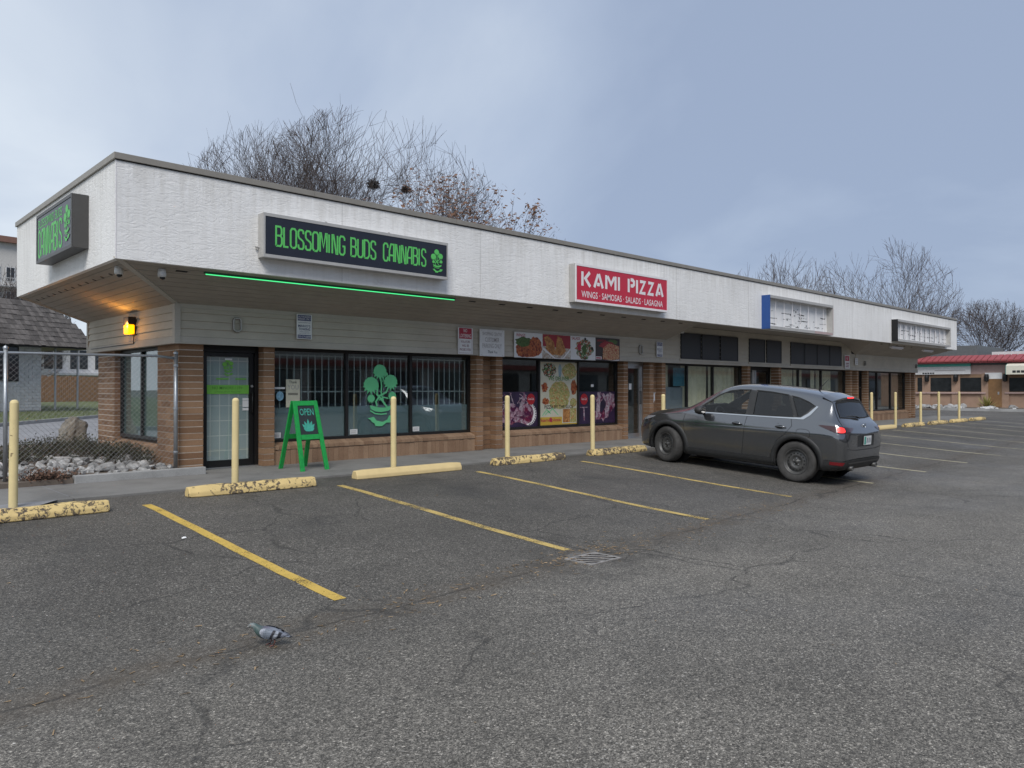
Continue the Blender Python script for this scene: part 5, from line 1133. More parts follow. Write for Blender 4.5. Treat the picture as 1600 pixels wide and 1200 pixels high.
MB().box(-.55, -.18, .235, .255, 1.46, 1.55).build('sun_visor', 'cabin_dark', car, bevel=.008)
# wheels: a tyre and a black steel rim each, front pair steered
def wheel(x, y, steer):
    s_ = 1 if x > 0 else -1
    w = bpy.data.objects.new('wheel', MB().lathe([(.0, -.03), (.19, -.03), (.19, .0), (.0, .0)], (0,0,0), 'X', 24).mesh('wheel', 'seam')); link(w, car); w.location = (x, y, .362); w.rotation_euler = (0, 0, R(steer)); ORG[w] = Vector((0,0,0))
    k = s_
    ty = [(.222, k*.085), (.235, k*.098), (.275, k*.108), (.318, k*.110), (.338, k*.102), (.352, k*.085), (.360, k*.06), (.362, 0), (.360, -k*.06), (.352, -k*.085), (.318, -k*.11), (.235, -k*.098), (.222, -k*.085)]
    MB().lathe(ty, (0,0,0), 'X', 48).build('tyre', 'tyre', w, local=True, smooth=True)
    rim = [(.222, -k*.085), (.21, -k*.08), (.205, k*.03), (.215, k*.07), (.226, k*.095), (.219, k*.098), (.205, k*.075), (.195, k*.045), (.178, k*.040), (.165, k*.052), (.12, k*.062), (.10, k*.058), (.085, k*.04), (.06, k*.042), (.036, k*.045), (.033, k*.062), (.0, k*.064)]
    MB().lathe(rim, (0,0,0), 'X', 40).build('rim', 'steel_black', w, local=True, smooth=True)
    h = MB()
    for i in range(15):
        g = 2*math.pi*i/15; h.disc((k*.0625, .147*math.cos(g), .147*math.sin(g)), (0, math.cos(g), math.sin(g)), (0, -math.sin(g), math.cos(g)), 12, .012, .016)
    hv = h.build('rim_hole', 'seam', w, local=True); hv['kind'] = 'stuff'
    g_ = MB()
    for i in range(5):
        g = 2*math.pi*i/5+.3; g_.lathe([(.0, k*.062), (.009, k*.06), (.0105, k*.04)], (0, .057*math.cos(g), .057*math.sin(g)), 'X', 8)
    lv = g_.build('lug_nut', 'aluminium', w, local=True); lv['kind'] = 'stuff'
for x, y, st in ((-.795, -1.35, 0), (.795, -1.35, 0), (-.795, 1.35, -15), (.795, 1.35, -15)): wheel(x, y, st)
cab((-.6, .6, -1.42, -1.28, .30, .42), 'rear_axle', 'seam', .02); cab((-.5, .5, -1.0, 1.6, .20, .30), 'underbody', 'seam', .02)

# the tail is short: squash the last half metre a little
def squash(o):
    for v in o.data.vertices:
        if v.co.y < -1.76: v.co.y = -1.76+(v.co.y+1.76)*.80
for o in car.children:
    if o.name.startswith('wheel') and not o.name.startswith('wheel_well'): continue
    squash(o)
    for c in o.children: squash(c)
# ------------------------------------------------------------------ trees
def bare_tree(name, loc, H, spread, label, seed, trunk_h=.2, limbs=7, depth=5, twr=.007, up=.35, leaves=0, group=None, wide=.5, dens=1.0):
    """crown grows inside a lumpy egg H tall and 2*wide*H across"""
    q = random.Random(seed); root = thing(name, loc, label, 'tree', group); L = Vector(loc)
    big, tw = MB(), MB(); lp = []; lump = [q.uniform(.86, 1.06) for _ in range(9)]
    zc_, rz, rw = H*(.5+trunk_h*.4), H*(.5-trunk_h*.4), H*wide
    def inside(p):
        d = p-L; a = math.atan2(d.y, d.x)/(2*math.pi)*9; lo = int(math.floor(a)); f = lump[lo % 9]*(1-(a-lo))+lump[(lo+1) % 9]*(a-lo)
        return (d.x*d.x+d.y*d.y)/(rw*rw*f*f)+((d.z-zc_)/rz)**2*(1 if d.z > zc_ else .6) < 1
    def grow(p, d, ln, r, lev):
        n = 4 if lev < 3 else 3; path = [p.copy()]; rad = [r]; dd = d.copy(); kids = []
        for i in range(n):
            dd = (dd+Vector((q.gauss(0, .11), q.gauss(0, .11), q.gauss(0, .06)+up*.10*(1 if lev else 0)))).normalized()
            p2 = p+dd*(ln/n)
            if lev > 0 and not inside(p2) and q.random() < .93: break
            p = p2; path.append(p.copy()); rad.append(max(twr*.5, r*(1-.6*(i+1)/n)))
            if i >= (0 if lev else 2): kids.append((p.copy(), dd.copy(), rad[-1]))
        if len(path) < 2: return
        (big if lev < 2 else tw).tube(path, rad, 6 if lev == 0 else (5 if lev == 1 else 3), caps=False)
        if lev >= depth-1: lp.append(p.copy())
        if lev >= depth or not kids: return
        nb = int((limbs if lev == 0 else [0, 7, 6, 5, 4, 3][min(lev, 5)])*(dens if lev else 1)+.5)
        for b in range(nb):
            kp, kd, kr = kids[-1] if b == 0 else kids[b % len(kids)]
            ang = (q.uniform(.3, .85) if lev else q.uniform(.3, .85)*spread) if b else q.uniform(.05, .3)
            o = Matrix.Rotation(q.uniform(0, 1.2)+b*2.4, 3, kd) @ kd.orthogonal().normalized()
            nd = (kd*math.cos(ang)+o*math.sin(ang)+Vector((0, 0, up*.35))).normalized()
            if nd.z < -.15: nd.z *= -.3; nd.normalize()
            grow(kp, nd, H*[0, .40, .25, .17, .115, .085][min(lev+1, 5)]*q.uniform(.75, 1.2), max(twr, kr*q.uniform(.5, .72)), lev+1)
    grow(L.copy(), Vector((q.gauss(0, .04), q.gauss(0, .04), 1)).normalized(), H*trunk_h, H*.02, 0)
    big.build('trunk', 'bark', root, smooth=True, fix=False); c = tw.build('crown', 'twig', root, fix=False); c['kind'] = 'stuff'
    if leaves:
        lf = MB()
        for _ in range(leaves):
            p = q.choice(lp)+Vector((q.gauss(0, .12), q.gauss(0, .12), q.gauss(0, .12))); s_ = q.uniform(.05, .09)
            u = Vector((q.gauss(0, 1), q.gauss(0, 1), q.gauss(0, 1))).normalized(); v = u.orthogonal().normalized()
            lf.quad([p-u*s_, p+v*s_*.6, p+u*s_, p-v*s_*.6])
        o = lf.build('leaves', 'leaf_brown', root, fix=False); o['kind'] = 'stuff'
    return root, lp
def tree_at(name, px, top, d, label, seed, spread=1.0, gz=0, **k):
    p = onD(px, 607, d); zt = EYE-(top-607)/FPX*d
    return bare_tree(name, (p.x, p.y, gz), zt-gz, spread, label, seed, **k)
t1, lp1 = tree_at('bare_tree', 585, 174, 31, 'large round bare tree behind the cannabis shop sign', 11, 1.05, limbs=8, up=.12, wide=.46, twr=.0075)
t2, lp2 = tree_at('bare_tree', 448, 190, 33, 'bare upright tree behind the fascia corner, left of the round one', 5, .9, limbs=7, up=.25, wide=.36, twr=.0075)
t3, lp3 = tree_at('brown_leaf_tree', 705, 270, 27, 'small tree holding dead brown leaves behind the fascia', 23, 1.1, limbs=7, depth=4, twr=.007, leaves=7000, up=.25, wide=.5)
t3b, _ = tree_at('bare_tree', 322, 246, 40, 'low thin bare tree just showing over the near fascia', 31, .9, limbs=6, depth=4, up=.5, wide=.22)
t4, _ = tree_at('bare_tree', 1238, 384, 56, 'slim bare tree behind the blue ended sign cabinet', 41, .8, limbs=6, twr=.010, depth=5, up=.25, wide=.26, dens=.85)
t5, _ = tree_at('bare_tree', 1372, 372, 62, 'broad bare tree behind the far end of the fascia', 57, 1.25, limbs=8, twr=.011, up=.12, wide=.45, dens=.85)
t6, _ = tree_at('bare_tree', 1172, 412, 60, 'small bare tree rising left of the slim one', 63, .9, limbs=5, depth=4, twr=.010, up=.5, wide=.2)
t7, _ = tree_at('bare_tree', 1545, 466, 92, 'round bare tree behind the brick restaurant', 71, 1.1, limbs=8, twr=.016, up=.15, wide=.5, dens=.8)
t8, _ = tree_at('bare_tree', 1625, 478, 88, 'bare tree behind the restaurant awning', 77, 1.0, limbs=7, twr=.016, depth=5, up=.4, wide=.4, dens=.7)
# birds' nests in the round tree
for px, py, r in ((583, 288, .22), (634, 296, .16)):
    p = onD(px, py, 30.5); b = min(lp1, key=lambda v: (v-p).length); nb = MB(); q = random.Random(px)
    for _ in range(120):
        a = Vector((q.gauss(0, 1), q.gauss(0, 1), q.gauss(0, .8))).normalized()*r*q.uniform(.5, 1); d_ = Vector((q.gauss(0, 1), q.gauss(0, 1), q.gauss(0, .5))).normalized()*r*.6
        nb.tube([p+a-d_, p+a+d_], .012, 3, caps=False)
    tag(nb.build('bird_nest', 'nest_twig', None, fix=False), 'dark twig bird nest in the round bare tree' if r > .2 else 'smaller dark twig nest lower in the round bare tree', 'nest')
# ------------------------------------------------------------------ left background: street, verge, neighbour house
M('grass', (.10, .12, .045), .95, 0, .4, 4, .5, 60); M('shingle', (.15, .135, .125), .95, 0, .25, 5, .3, 30, irand=.45); M('block_white', (.58, .59, .60), .9, 0, .12, 3, .3, 30, irand=.12); M('wood_fence', (.30, .17, .09), .85, 0, .25, 5, irand=.4)
M('house_white', (.62, .62, .62), .8, 0, .08); M('glass_dark', (.03, .035, .04), .08, 0, .2); M('roof_rust', (.22, .12, .09), .8); M('foliage_bare', (.14, .12, .11), .95, 0, .5, 2, .6, 8)
M('stucco_far', (.55, .53, .50), .85, 0, .08)
def zroad(x, y): return -.004
rp_ = [onD(0, 607, 18), onD(0, 607, 27.4), onD(152, 607, 35.7), onD(320, 607, 60), onD(330, 607, 20)]
A0, A1 = onD(0, 607, 27.4), onD(152, 607, 35.7); ud = (A1-A0); ud.z = 0; ud.normalize(); vd = Vector((-ud.y, ud.x, 0))
def LP(u, v, z): p = A0+ud*u+vd*v; return (p.x, p.y, z)
MB().quad([LP(-40, -10.5, .0), LP(60, -10.5, .0), LP(60, 0, .0), LP(-40, 0, .0)]).build('road', 'road_grey', None, fix=False)['kind'] = 'structure'
kb = MB(); kb.hexa([LP(-40, .0, -.1), LP(60, .0, -.1), LP(60, .16, -.1), LP(-40, .16, -.1)], [LP(-40, .0, .13), LP(60, .0, .13), LP(60, .16, .13), LP(-40, .16, .13)]); kb.build('kerb', 'kerb_concrete')['kind'] = 'structure'
gr = MB(); gr.add([LP(-40, .16, .11), LP(60, .16, .11), LP(60, 9, .45), LP(-40, 9, .45), LP(-40, 45, .5), LP(60, 45, .5)], [(0, 1, 2, 3), (3, 2, 5, 4)]); g_ = gr.build('verge', 'grass', None, fix=False); g_['kind'] = 'structure'
tf = MB(); q = random.Random(9)
for _ in range(2600):
    u, v = q.uniform(-6, 16), q.uniform(.3, 8); z = .11+(v-.16)/8.84*.34; p = Vector(LP(u, v, z)); d_ = Vector((q.gauss(0, .03), q.gauss(0, .03), q.uniform(.05, .12))); s_ = Vector((q.gauss(0, 1), q.gauss(0, 1), 0)).normalized()*.012
    tf.quad([p-s_, p+s_, p+d_])
tag(tf.build('grass_blades', 'grass', None, fix=False), 'short winter grass on the verge across the street', 'grass', kind='stuff')
# neighbour house
hu = Vector((.896, .445, 0)); hv = Vector((-.445, .896, 0)); H0 = Vector((7.4, 42.7, 0))
def HP(u, v, z): p = H0+hu*u+hv*v; return (p.x, p.y, z)
nh = thing('neighbour_house', HP(-2, 0, .3), 'white block house with dark shingled mansard roof across the street', 'house')
def hbox(mb, u0, u1, v0, v1, z0, z1): return mb.hexa([HP(u0, v0, z0), HP(u1, v0, z0), HP(u1, v1, z0), HP(u0, v1, z0)], [HP(u0, v0, z1), HP(u1, v0, z1), HP(u1, v1, z1), HP(u0, v1, z1)])
hbox(MB(), -9, 2.07, .03, 7, .2, 3.7).build('wall', 'block_white', nh)
bl = MB(); z = .3; k = 0
while z < 3.6:
    u = -4-(.2 if k % 2 else 0)
    while u < 2.07:
        if not (z > 1.6 and u < .95): hbox(bl, max(u, -4)+.012, min(u+.4, 2.075)-.012, .0, .031, z+.01, z+.135)
        u += .4
    z += .145; k += 1
bl.build('block_courses', 'block_white', nh)['kind'] = 'stuff'
w_ = hbox(MB(), -3.2, .88, -.02, .028, 1.72, 3.62).build('window', 'bronze_frame', nh)
for a, b in ((-3.1, -1.9), (-1.85, -.55), (-.50, .80)): hbox(MB(), a, b, -.03, -.021, 1.8, 3.54).build('pane', 'glass_dark', w_)
e0, e1, zt0, zt1 = -.9, .75, 3.50, 5.75
nco = 9
for k in range(nco):
    a, b = k/nco, (k+1)/nco; va, vb = e0+(e1-e0)*a, e0+(e1-e0)*b; za, zb_ = zt0+(zt1-zt0)*a, zt0+(zt1-zt0)*b
    rw = MB(); u = -9-q.uniform(0, .2)
    while u < 4.5-.35*a*4:
        wd = q.uniform(.16, .3); j = q.uniform(-.02, .02); u2 = min(u+wd, 4.56-1.2*a)
        rw.hexa([HP(u+.006, va-.07, za-.03+j), HP(u2-.006, va-.07, za-.03+j), HP(u2-.006, va-.03, za-.03+j), HP(u+.006, va-.03, za-.03+j)], [HP(u+.006, vb-.02, zb_), HP(u2-.006, vb-.02, zb_), HP(u2-.006, vb+.02, zb_), HP(u+.006, vb+.02, zb_)]); u = u2+.001
        if u2 >= 4.5-1.2*a: break
    rw.build('shingle_course', 'shingle', nh)['kind'] = 'stuff'
hbox(MB(), -9, 3.3, .78, 9, 5.55, 5.72).build('roof_deck', 'shingle', nh); hbox(MB(), -9, 4.45, -.82, 7, 3.40, 3.47).build('eave', 'bronze_frame', nh)
MB().hexa([HP(4.40, -.78, 3.48), HP(4.5, 7, 3.48), HP(4.42, 7, 3.48), HP(4.3, -.7, 3.48)], [HP(3.3, .7, 5.6), HP(3.3, 7, 5.6), HP(3.2, 7, 5.6), HP(3.2, .75, 5.6)]).build('roof_end', 'shingle', nh)
for u in (3.0, 4.3): MB().tube([HP(u, .2, .3), HP(u, .2, 3.45)], .05, 8).build('carport_post', 'galvanised', nh)
# wooden fence, pale house and distant block seen through the gap
F0 = onD(60, 607, 52); F1 = onD(235, 607, 60); fu = (F1-F0).normalized(); n = 60; L_ = (F1-F0).length
wf = thing('wooden_fence', (F0.x, F0.y, .3), 'brown plank fence beyond the carport of the white house', 'fence'); fn = Vector((-fu.y, fu.x, 0))
for k in range(n):
    a = F0+fu*(L_*k/n); b = F0+fu*(L_*(k+1)/n-.015); h_ = 2.25+q.uniform(-.04, .04)
    MB().hexa([(a.x, a.y, .3), (b.x, b.y, .3), (b.x+fn.x*.03, b.y+fn.y*.03, .3), (a.x+fn.x*.03, a.y+fn.y*.03, .3)], [(a.x, a.y, h_), (b.x, b.y, h_), (b.x+fn.x*.03, b.y+fn.y*.03, h_), (a.x+fn.x*.03, a.y+fn.y*.03, h_)]).build('plank', 'wood_fence', wf)
def box_building(name, pA, pB, depth, z0, z1, label, wall, roof=None, rh=.5, wins=None, cat='building'):
    """simple walled building between two ground points; wins = (rows, cols, z of sill, height, width share)"""
    u = (pB-pA); u.z = 0; L = u.length; u.normalize(); v = Vector((-u.y, u.x, 0))
    if v.dot(Vector((CT, ST, 0))) < 0: v = -v
    def Q(a, b, z): p = pA+u*a+v*b; return (p.x, p.y, z)
    def bx(mb, a0, a1, b0, b1, c0, c1): return mb.hexa([Q(a0, b0, c0), Q(a1, b0, c0), Q(a1, b1, c0), Q(a0, b1, c0)], [Q(a0, b0, c1), Q(a1, b0, c1), Q(a1, b1, c1), Q(a0, b1, c1)])
    t = thing(name, Q(L/2, 0, z0), label, cat); bx(MB(), 0, L, 0, depth, z0, z1).build('wall', wall, t)
    if roof: bx(MB(), -.5, L+.5, -.6, depth+.5, z1+.002, z1+rh).build('roof', roof, t)
    if wins:
        for r_ in range(wins[0]):
            for c_ in range(wins[1]):
                a = L*(c_+.5)/wins[1]; hw = L/wins[1]*wins[4]/2; zz_ = wins[2]+r_*2.9
                f_ = bx(MB(), a-hw-.08, a+hw+.08, -.05, -.003, zz_-.08, zz_+wins[3]+.08).build('window', 'house_white', t)
                for s0, s1 in ((a-hw, a-.03), (a+.03, a+hw)): bx(MB(), s0, s1, -.06, -.051, zz_, zz_+wins[3]).build('pane', 'glass_dark', f_)
    return t, bx, L
t, bx, L = box_building('pale_house', onD(62, 607, 66), onD(250, 607, 74), 8, .3, 5.6, 'pale house with wide windows behind the plank fence', 'house_white', 'shingle', .5, (1, 5, 3.1, 1.7, .7))
bx(MB(), 1, L-1, -1.2, -.01, 2.55, 2.75).build('balcony_rail', 'house_white', t)
t, bx, L = box_building('apartment_block', onD(-90, 607, 85), onD(48, 607, 92), 14, .3, 18.6, 'tall pale apartment block with rust eaves and balconies', 'stucco_far', 'roof_rust', .7, (5, 6, 2.5, 1.6, .55))
for r_ in range(5):
    z = 1.7+r_*2.9; bx(MB(), .5, L-.5, -1.3, -.01, z, z+.14).build('balcony_slab', 'house_white', t)
    for k in range(40):
        a = .6+(L-1.2)*k/39; bx(MB(), a-.02, a+.02, -1.28, -1.24, z+.141, z+1.0).build('baluster', 'house_white', t)
    bx(MB(), .5, L-.5, -1.3, -1.22, z+1.001, z+1.07).build('balcony_rail', 'house_white', t)
th, _ = tree_at('bare_shrub_tree', 14, 412, 60, 'dense twiggy bare tree in front of the apartment block', 91, 1.2, limbs=8, depth=5, twr=.014, trunk_h=.16, up=.3, wide=.4)
# ------------------------------------------------------------------ right background: brick restaurant
XR = 62.0
rs = thing('restaurant_building', (XR, 12, 0), 'single storey brick restaurant with red roof band beyond the lot', 'building')
M('roof_red', (.30, .06, .065), .6, 0, .1); M('fascia_pink', (.42, .30, .27), .8, 0, .08); M('awning_teal', (.10, .42, .36), .7, 0, .06); M('awning_cream', (.66, .64, .54), .7, 0, .05); M('door_brown', (.22, .12, .05), .6, 0, .15); M('slate', (.12, .135, .14), .8)
M('rest_glass', (.022, .024, .026), .1, 0, .4, 2)
def yR(px): a, b = ray(px); return XR/a*b
def zR(px, py): a, b = ray(px); return EYE-(py-607)/FPX*XR/a
y0, y1 = 3.0, 26.0
MB().box(XR, XR+10, y0, y1, 0, 3.1).build('wall', 'brick_far', rs)
MB().box(XR-.06, XR+.01, y0, y1, zR(1550, 584)-.02, zR(1550, 571)+.03).build('fascia_band', 'fascia_pink', rs)
MB().box(XR-.08, XR+.3, y0, y1, 3.05, 3.36).build('dark_band', 'slate', rs)
rr = MB(); n = 60
for k in range(n):
    ya, yb_ = y0-.4+(y1-y0+.8)*k/n, y0-.4+(y1-y0+.8)*(k+1)/n-.06
    rr.add([(XR-.7, ya, 3.40), (XR-.7, yb_, 3.40), (XR+.5, yb_, 3.80), (XR+.5, ya, 3.80), (XR-.7, ya, 3.30), (XR-.7, yb_, 3.30), (XR+.5, yb_, 3.70), (XR+.5, ya, 3.70)], [(0, 1, 2, 3), (7, 6, 5, 4), (0, 4, 5, 1), (1, 5, 6, 2), (2, 6, 7, 3), (3, 7, 4, 0)])
rr.build('roof_tiles', 'roof_red', rs)['kind'] = 'stuff'
MB().box(XR-.6, XR+10.4, y0-.3, y1+.3, 3.2, 3.3).build('roof_deck', 'roof_red', rs)
MB().box(XR+2, XR+9, 17, 22, 3.31, 4.6).build('roof_plant', 'slate', rs); MB().box(XR+1.8, XR+8, 4, 16, 3.31, 4.05).build('parapet', 'house_white', rs)
for pa, pb in ((1434, 1445), (1451, 1491), (1497, 1538), (1574, 1618), (1625, 1670)):
    ya, yb_ = yR(pb), yR(pa); za, zb_ = zR((pa+pb)/2, 612), zR((pa+pb)/2, 590)
    f_ = MB().box(XR-.05, XR-.003, ya-.08, yb_+.08, za-.12, zb_+.25).build('window', 'brick_soldier_mass', rs)
    MB().box(XR-.06, XR-.051, ya, yb_, za, zb_).build('pane', 'rest_glass', f_); MB().box(XR-.16, XR-.061, ya-.12, yb_+.12, za-.14, za-.03).build('sill', 'fascia_pink', f_)
for px in (1448, 1494, 1541, 1570): y = yR(px); MB().box(XR-.10, XR-.004, y-.28, y+.28, .0, zR(1500, 584)).build('pier', 'brick_far', rs)
for px in (1450, 1495, 1543, 1572): y = yR(px); MB().lathe([(.0, .3), (.12, .3), (.16, .1), (.14, -.2), (.0, -.25)], (XR-.25, y, 2.1), 'Z', 10).build('wall_lantern', 'black_frame', rs)
ya, yb_ = yR(1566), yR(1545); dr_ = MB().box(XR-.12, XR-.101, ya, yb_, .06, 2.05).build('door', 'door_brown', rs); MB().box(XR-.12, XR-.1, ya-.02, yb_+.2, 2.06, 2.5).build('door_sign', 'sign_face_white', rs)
MB().box(XR-.128, XR-.121, ya+.15, ya+.25, .95, 1.15).build('handle', 'aluminium', dr_)
# awnings
def awning(ya, yb_, lab, teal_side):
    t = thing('awning', (XR-.5, (ya+yb_)/2, 2.4), lab, 'awning')
    MB().add([(XR-.09, ya, 3.25), (XR-.09, yb_, 3.25), (XR-1.0, yb_, 2.95), (XR-1.0, ya, 2.95), (XR-1.0, ya, 2.35), (XR-1.0, yb_, 2.35)], [(0, 1, 2, 3), (3, 2, 5, 4)]).build('front', 'awning_cream', t, fix=False)
    for y in (ya, yb_): MB().plate([(XR-.09, y, 3.25), (XR-1.0, y, 2.95), (XR-1.0, y, 2.35), (XR-.09, y, 2.35)], (0, .02, 0)).build('end', 'awning_teal', t)
    return t
t = awning(4.6, yR(1578), 'teal and cream awning over the restaurant windows', True)
for k in range(9): MB().box(XR-1.006, XR-1.002, yR(1588)-.25*k-.2, yR(1588)-.25*k, 2.46, 2.62).build('print', 'print_black', t)
t = thing('wall_sign', (XR-.1, 19, 2.4), 'long white sign board with teal top on the restaurant', 'sign'); ya, yb_ = yR(1518), 25.5
MB().box(XR-.22, XR-.09, ya, yb_, 2.42, 2.98).build('board', 'house_white', t); MB().box(XR-.24, XR-.09, ya, yb_, 2.99, 3.28).build('top_band', 'awning_teal', t)
MB().box(XR-.226, XR-.221, yR(1510), yR(1462), 2.68, 2.74).build('print', 'print_faded', t); [MB().box(XR-.226, XR-.221, yR(1443)-.17*k-.13, yR(1443)-.17*k, 2.46, 2.56).build('print', 'print_black', t) for k in range(5)]
# bed of stones before the restaurant, spiky plant, pale kerb
kb = MB(); kb.box(XR-8.0, XR-7.7, 5, 16.5, -.1, .12); kb.build('kerb', 'kerb_concrete')['kind'] = 'structure'
MB().box(XR-7.7, XR, 3, 24, -.1, .04).build('planting_bed', 'dirt')['kind'] = 'structure'
# ------------------------------------------------------------------ the shops across the lot, seen in the window reflections
ob = thing('opposite_shops', (10, -22, 0), 'long pale shop row with red roof band across the lot, mirrored in the windows', 'building')
M('opp_wall_shaded', (.30, .29, .28), .85); M('opp_red', (.2, .05, .045), .8, 0, .3, 1.2); MB().box(-25, 230, -34, -22, -.4, 6.4).build('wall', 'opp_wall_shaded', ob); MB().box(-25.3, 230, -22.9, -21.6, 3.0, 3.4).build('roof_band', 'opp_red', ob); MB().box(-25, 230, -24, -22.2, 6.4, 7.6).build('parapet', 'slate', ob)  # wall colour darkened in place of shade under an overhang
for k in range(46):
    x = -22+k*5.4; f_ = MB().box(x, x+3.9, -21.98, -21.9, .1, 2.7).build('window', 'bronze_frame', ob); MB().box(x+.1, x+3.8, -21.89, -21.87, .2, 2.6).build('pane', 'glass_dark', f_)

sh_ = thing('street_house', (-26, 25, 0), 'low pale house across the street, mirrored in the side window', 'house')
M('mint_wall', (.18, .24, .22), .85); M('street_wall', (.33, .34, .35), .85); MB().box(-36, -26, 4, 52, -.4, 2.3).build('wall', 'street_wall', sh_); MB().box(-36, -25.9, 4, 52, 2.301, 4.6).build('upper_wall', 'mint_wall', sh_); MB().box(-36.5, -25.4, 3.5, 52.5, 4.601, 4.9).build('roof', 'shingle', sh_)
for k in range(8):
    f_ = MB().box(-25.99, -25.9, 6+k*5.8, 8.6+k*5.8, .9, 2.2).build('window', 'house_white', sh_); MB().box(-25.89, -25.87, 6.1+k*5.8, 8.5+k*5.8, 1.0, 2.1).build('pane', 'glass_dark', f_)
# ------------------------------------------------------------------ bollards and wheel stops
def bollard(x, y, label):
    t = thing('bollard', (x, y, 0), label, 'bollard', 'pale yellow bollards along the sidewalk'); h = 1.21; r = .047; rt = rnd.uniform(-.01, .01)
    def P(z): return (x+rt*z, y, z)
    MB().tube([P(-.1), P(h)], r, 20, caps=False).build('pipe', 'bollard_paint', t, smooth=True)
    MB().lathe([(r, 0), (r*.85, .022), (r*.5, .036), (.0, .04)], P(h), 'Z', 20).build('cap', 'bollard_paint', t, smooth=True)
BX = [(1.93, 'beside the chain link fence'), (4.58, 'before the frosted green lettered door'), (7.26, 'before the plant decal window'), (9.84, 'before the no loitering notice pillar'), (12.31, 'before the tall pizza poster'),
      (14.84, 'beside the car front by the mail box pillar'), (27.1, 'before the paired far pillars, first after the car'), (29.3, 'at the narrow doorway, second after the car'), (31.9, 'third after the car'), (34.0, 'fourth after the car'), (36.6, 'at the end of the row by the far corner')]
for x, w_ in BX: bollard(x, 10.42, 'pale yellow pipe bollard '+w_)
def wheel_stop(x0, x1, y, mat, label, yaw=0, z=None):
    L = x1-x0; z = zg(x0, y) if z is None else z
    t = (x0+x1)/2
    prof = [(-.11, 0), (-.105, .06), (-.06, .135), (.06, .135), (.105, .06), (.11, 0)]
    mb = MB(); n = 12; jit = random.Random(int(x0*100)); 
    for i in range(n+1):
        u = -L/2+L*i/n; e = 1 if 0 < i < n else .8
        for a, b in prof:
            w_ = a*e; c, s_ = math.cos(yaw), math.sin(yaw); k = jit.uniform(-.006, .006) if mat.endswith('chipped') else 0
            mb.v.append(Vector((t+u*c-(w_+k)*s_, y+u*s_+(w_+k)*c, z+(b*(.93 if e < 1 else 1)+(k if b else 0)))))
    m = len(prof)
    for i in range(n):
        for k in range(m-1): mb.f.append((i*m+k, i*m+k+1, (i+1)*m+k+1, (i+1)*m+k))
        mb.f.append((i*m+m-1, i*m, (i+1)*m, (i+1)*m+m-1))
    mb.f.append(tuple(range(m))); mb.f.append(tuple(n*m+k for k in range(m-1, -1, -1)))
    o = mb.build('wheel_stop', mat, None, bevel=.012); tag(o, label, 'wheel stop', 'yellow wheel stops at the bay heads'); return o
WS = [(.85, 2.75, 9.72, 'stop_yellow_chipped', 'chipped yellow wheel stop before the fence bollard', .02), (3.80, 5.60, 10.08, 'stop_yellow_chipped', 'flaking yellow wheel stop before the frosted door', -.03), (6.42, 8.5, 10.25, 'stop_yellow', 'smooth yellow wheel stop before the plant decal window', -.02),
      (9.4, 11.3, 10.44-.1, 'stop_yellow_chipped', 'chipped yellow wheel stop before the pizza shop pillar', 0), (12.2, 14.1, 10.42, 'stop_yellow_chipped', 'badly chipped yellow wheel stop under the car nose', .0)]
for x0, x1, y, m_, lab, yw in WS: wheel_stop(x0, x1, y, m_, lab, yw)
for i, (x0, m_) in enumerate(((15.0, 'stop_yellow_chipped'), (17.6, 'stop_yellow_chipped'), (26.6, 'stop_yellow'), (29.5, 'stop_yellow_chipped'), (32.2, 'stop_yellow_chipped'), (34.8, 'stop_yellow_chipped'), (37.4, 'stop_yellow_chipped'))):
    wheel_stop(x0, x0+1.95, 10.2, m_, 'yellow wheel stop '+['beside the car, hidden side', 'beyond the car, hidden side', 'clean and unchipped, beyond the car', 'chipped, under the second bollard after the car', 'chipped, under the third bollard after the car', 'chipped, under the fourth bollard after the car', 'at the end of the bollard row'][i])
# ------------------------------------------------------------------ green A-frame sign
af = thing('sandwich_board', (6.44, 11.9, 0), 'green wooden sandwich board reading open on the sidewalk', 'sign', rot=(0, 0, R(4))); ORG[af] = Vector((0,0,0))
def leg(x0, x1, y0b, y0t, nm, lean=.0):
    z0, z1 = 0, 1.17; t = .035; return MB().hexa([(x0-lean, y0b, z0), (x1-lean, y0b, z0), (x1-lean, y0b+t, z0), (x0-lean, y0b+t, z0)], [(x0, y0t, z1), (x1, y0t, z1), (x1, y0t+t, z1), (x0, y0t+t, z1)]).build(nm, 'frame_green', af, bevel=.004)
w = .235
leg(-w, -w+.075, -.36, -.04, 'leg', .04); leg(w-.075, w, -.36, -.04, 'leg', -.04); leg(-w, -w+.075, .325, .005, 'leg', .04); leg(w-.075, w, .325, .005, 'leg', -.04)
def ya(z): return -.36+(.32)*z/1.17
def rail(z0, z1, x0, x1, back=False):
    f = (lambda z: -ya(z)-.035) if back else ya
    a, b = f(z0)+.001, f(z1)+.001; return MB().hexa([(x0, a, z0), (x1, a, z0), (x1, a+.033, z0), (x0, a+.033, z0)], [(x0, b, z1), (x1, b, z1), (x1, b+.033, z1), (x0, b+.033, z1)])
for bk_ in (False, True):
    rail(1.09, 1.168, -w+.074, w-.074, bk_).build('rail', 'frame_green', af); rail(.52, .60, -w+.058, w-.058, bk_).build('rail', 'frame_green', af)
bd_ = rail(.60, 1.09, -w+.066, w-.066); 
for i, v in enumerate(bd_.v): v.y += .012 if i in (0, 1, 4, 5) else -.008
bd_.build('board', 'board_black', af)
un = Vector((0, .32, 1.17)).normalized(); nn = Vector((0, -1.17, .32)).normalized()
def bp(u, z): return Vector((u, ya(z)+.0105, z))
text_mb('OPEN', bp(0, .98), (1,0,0), un, .12, .27, .02).build('lettering', 'chalk_teal', af, fix=False)
lfm = MB(); c0 = bp(0, .63)
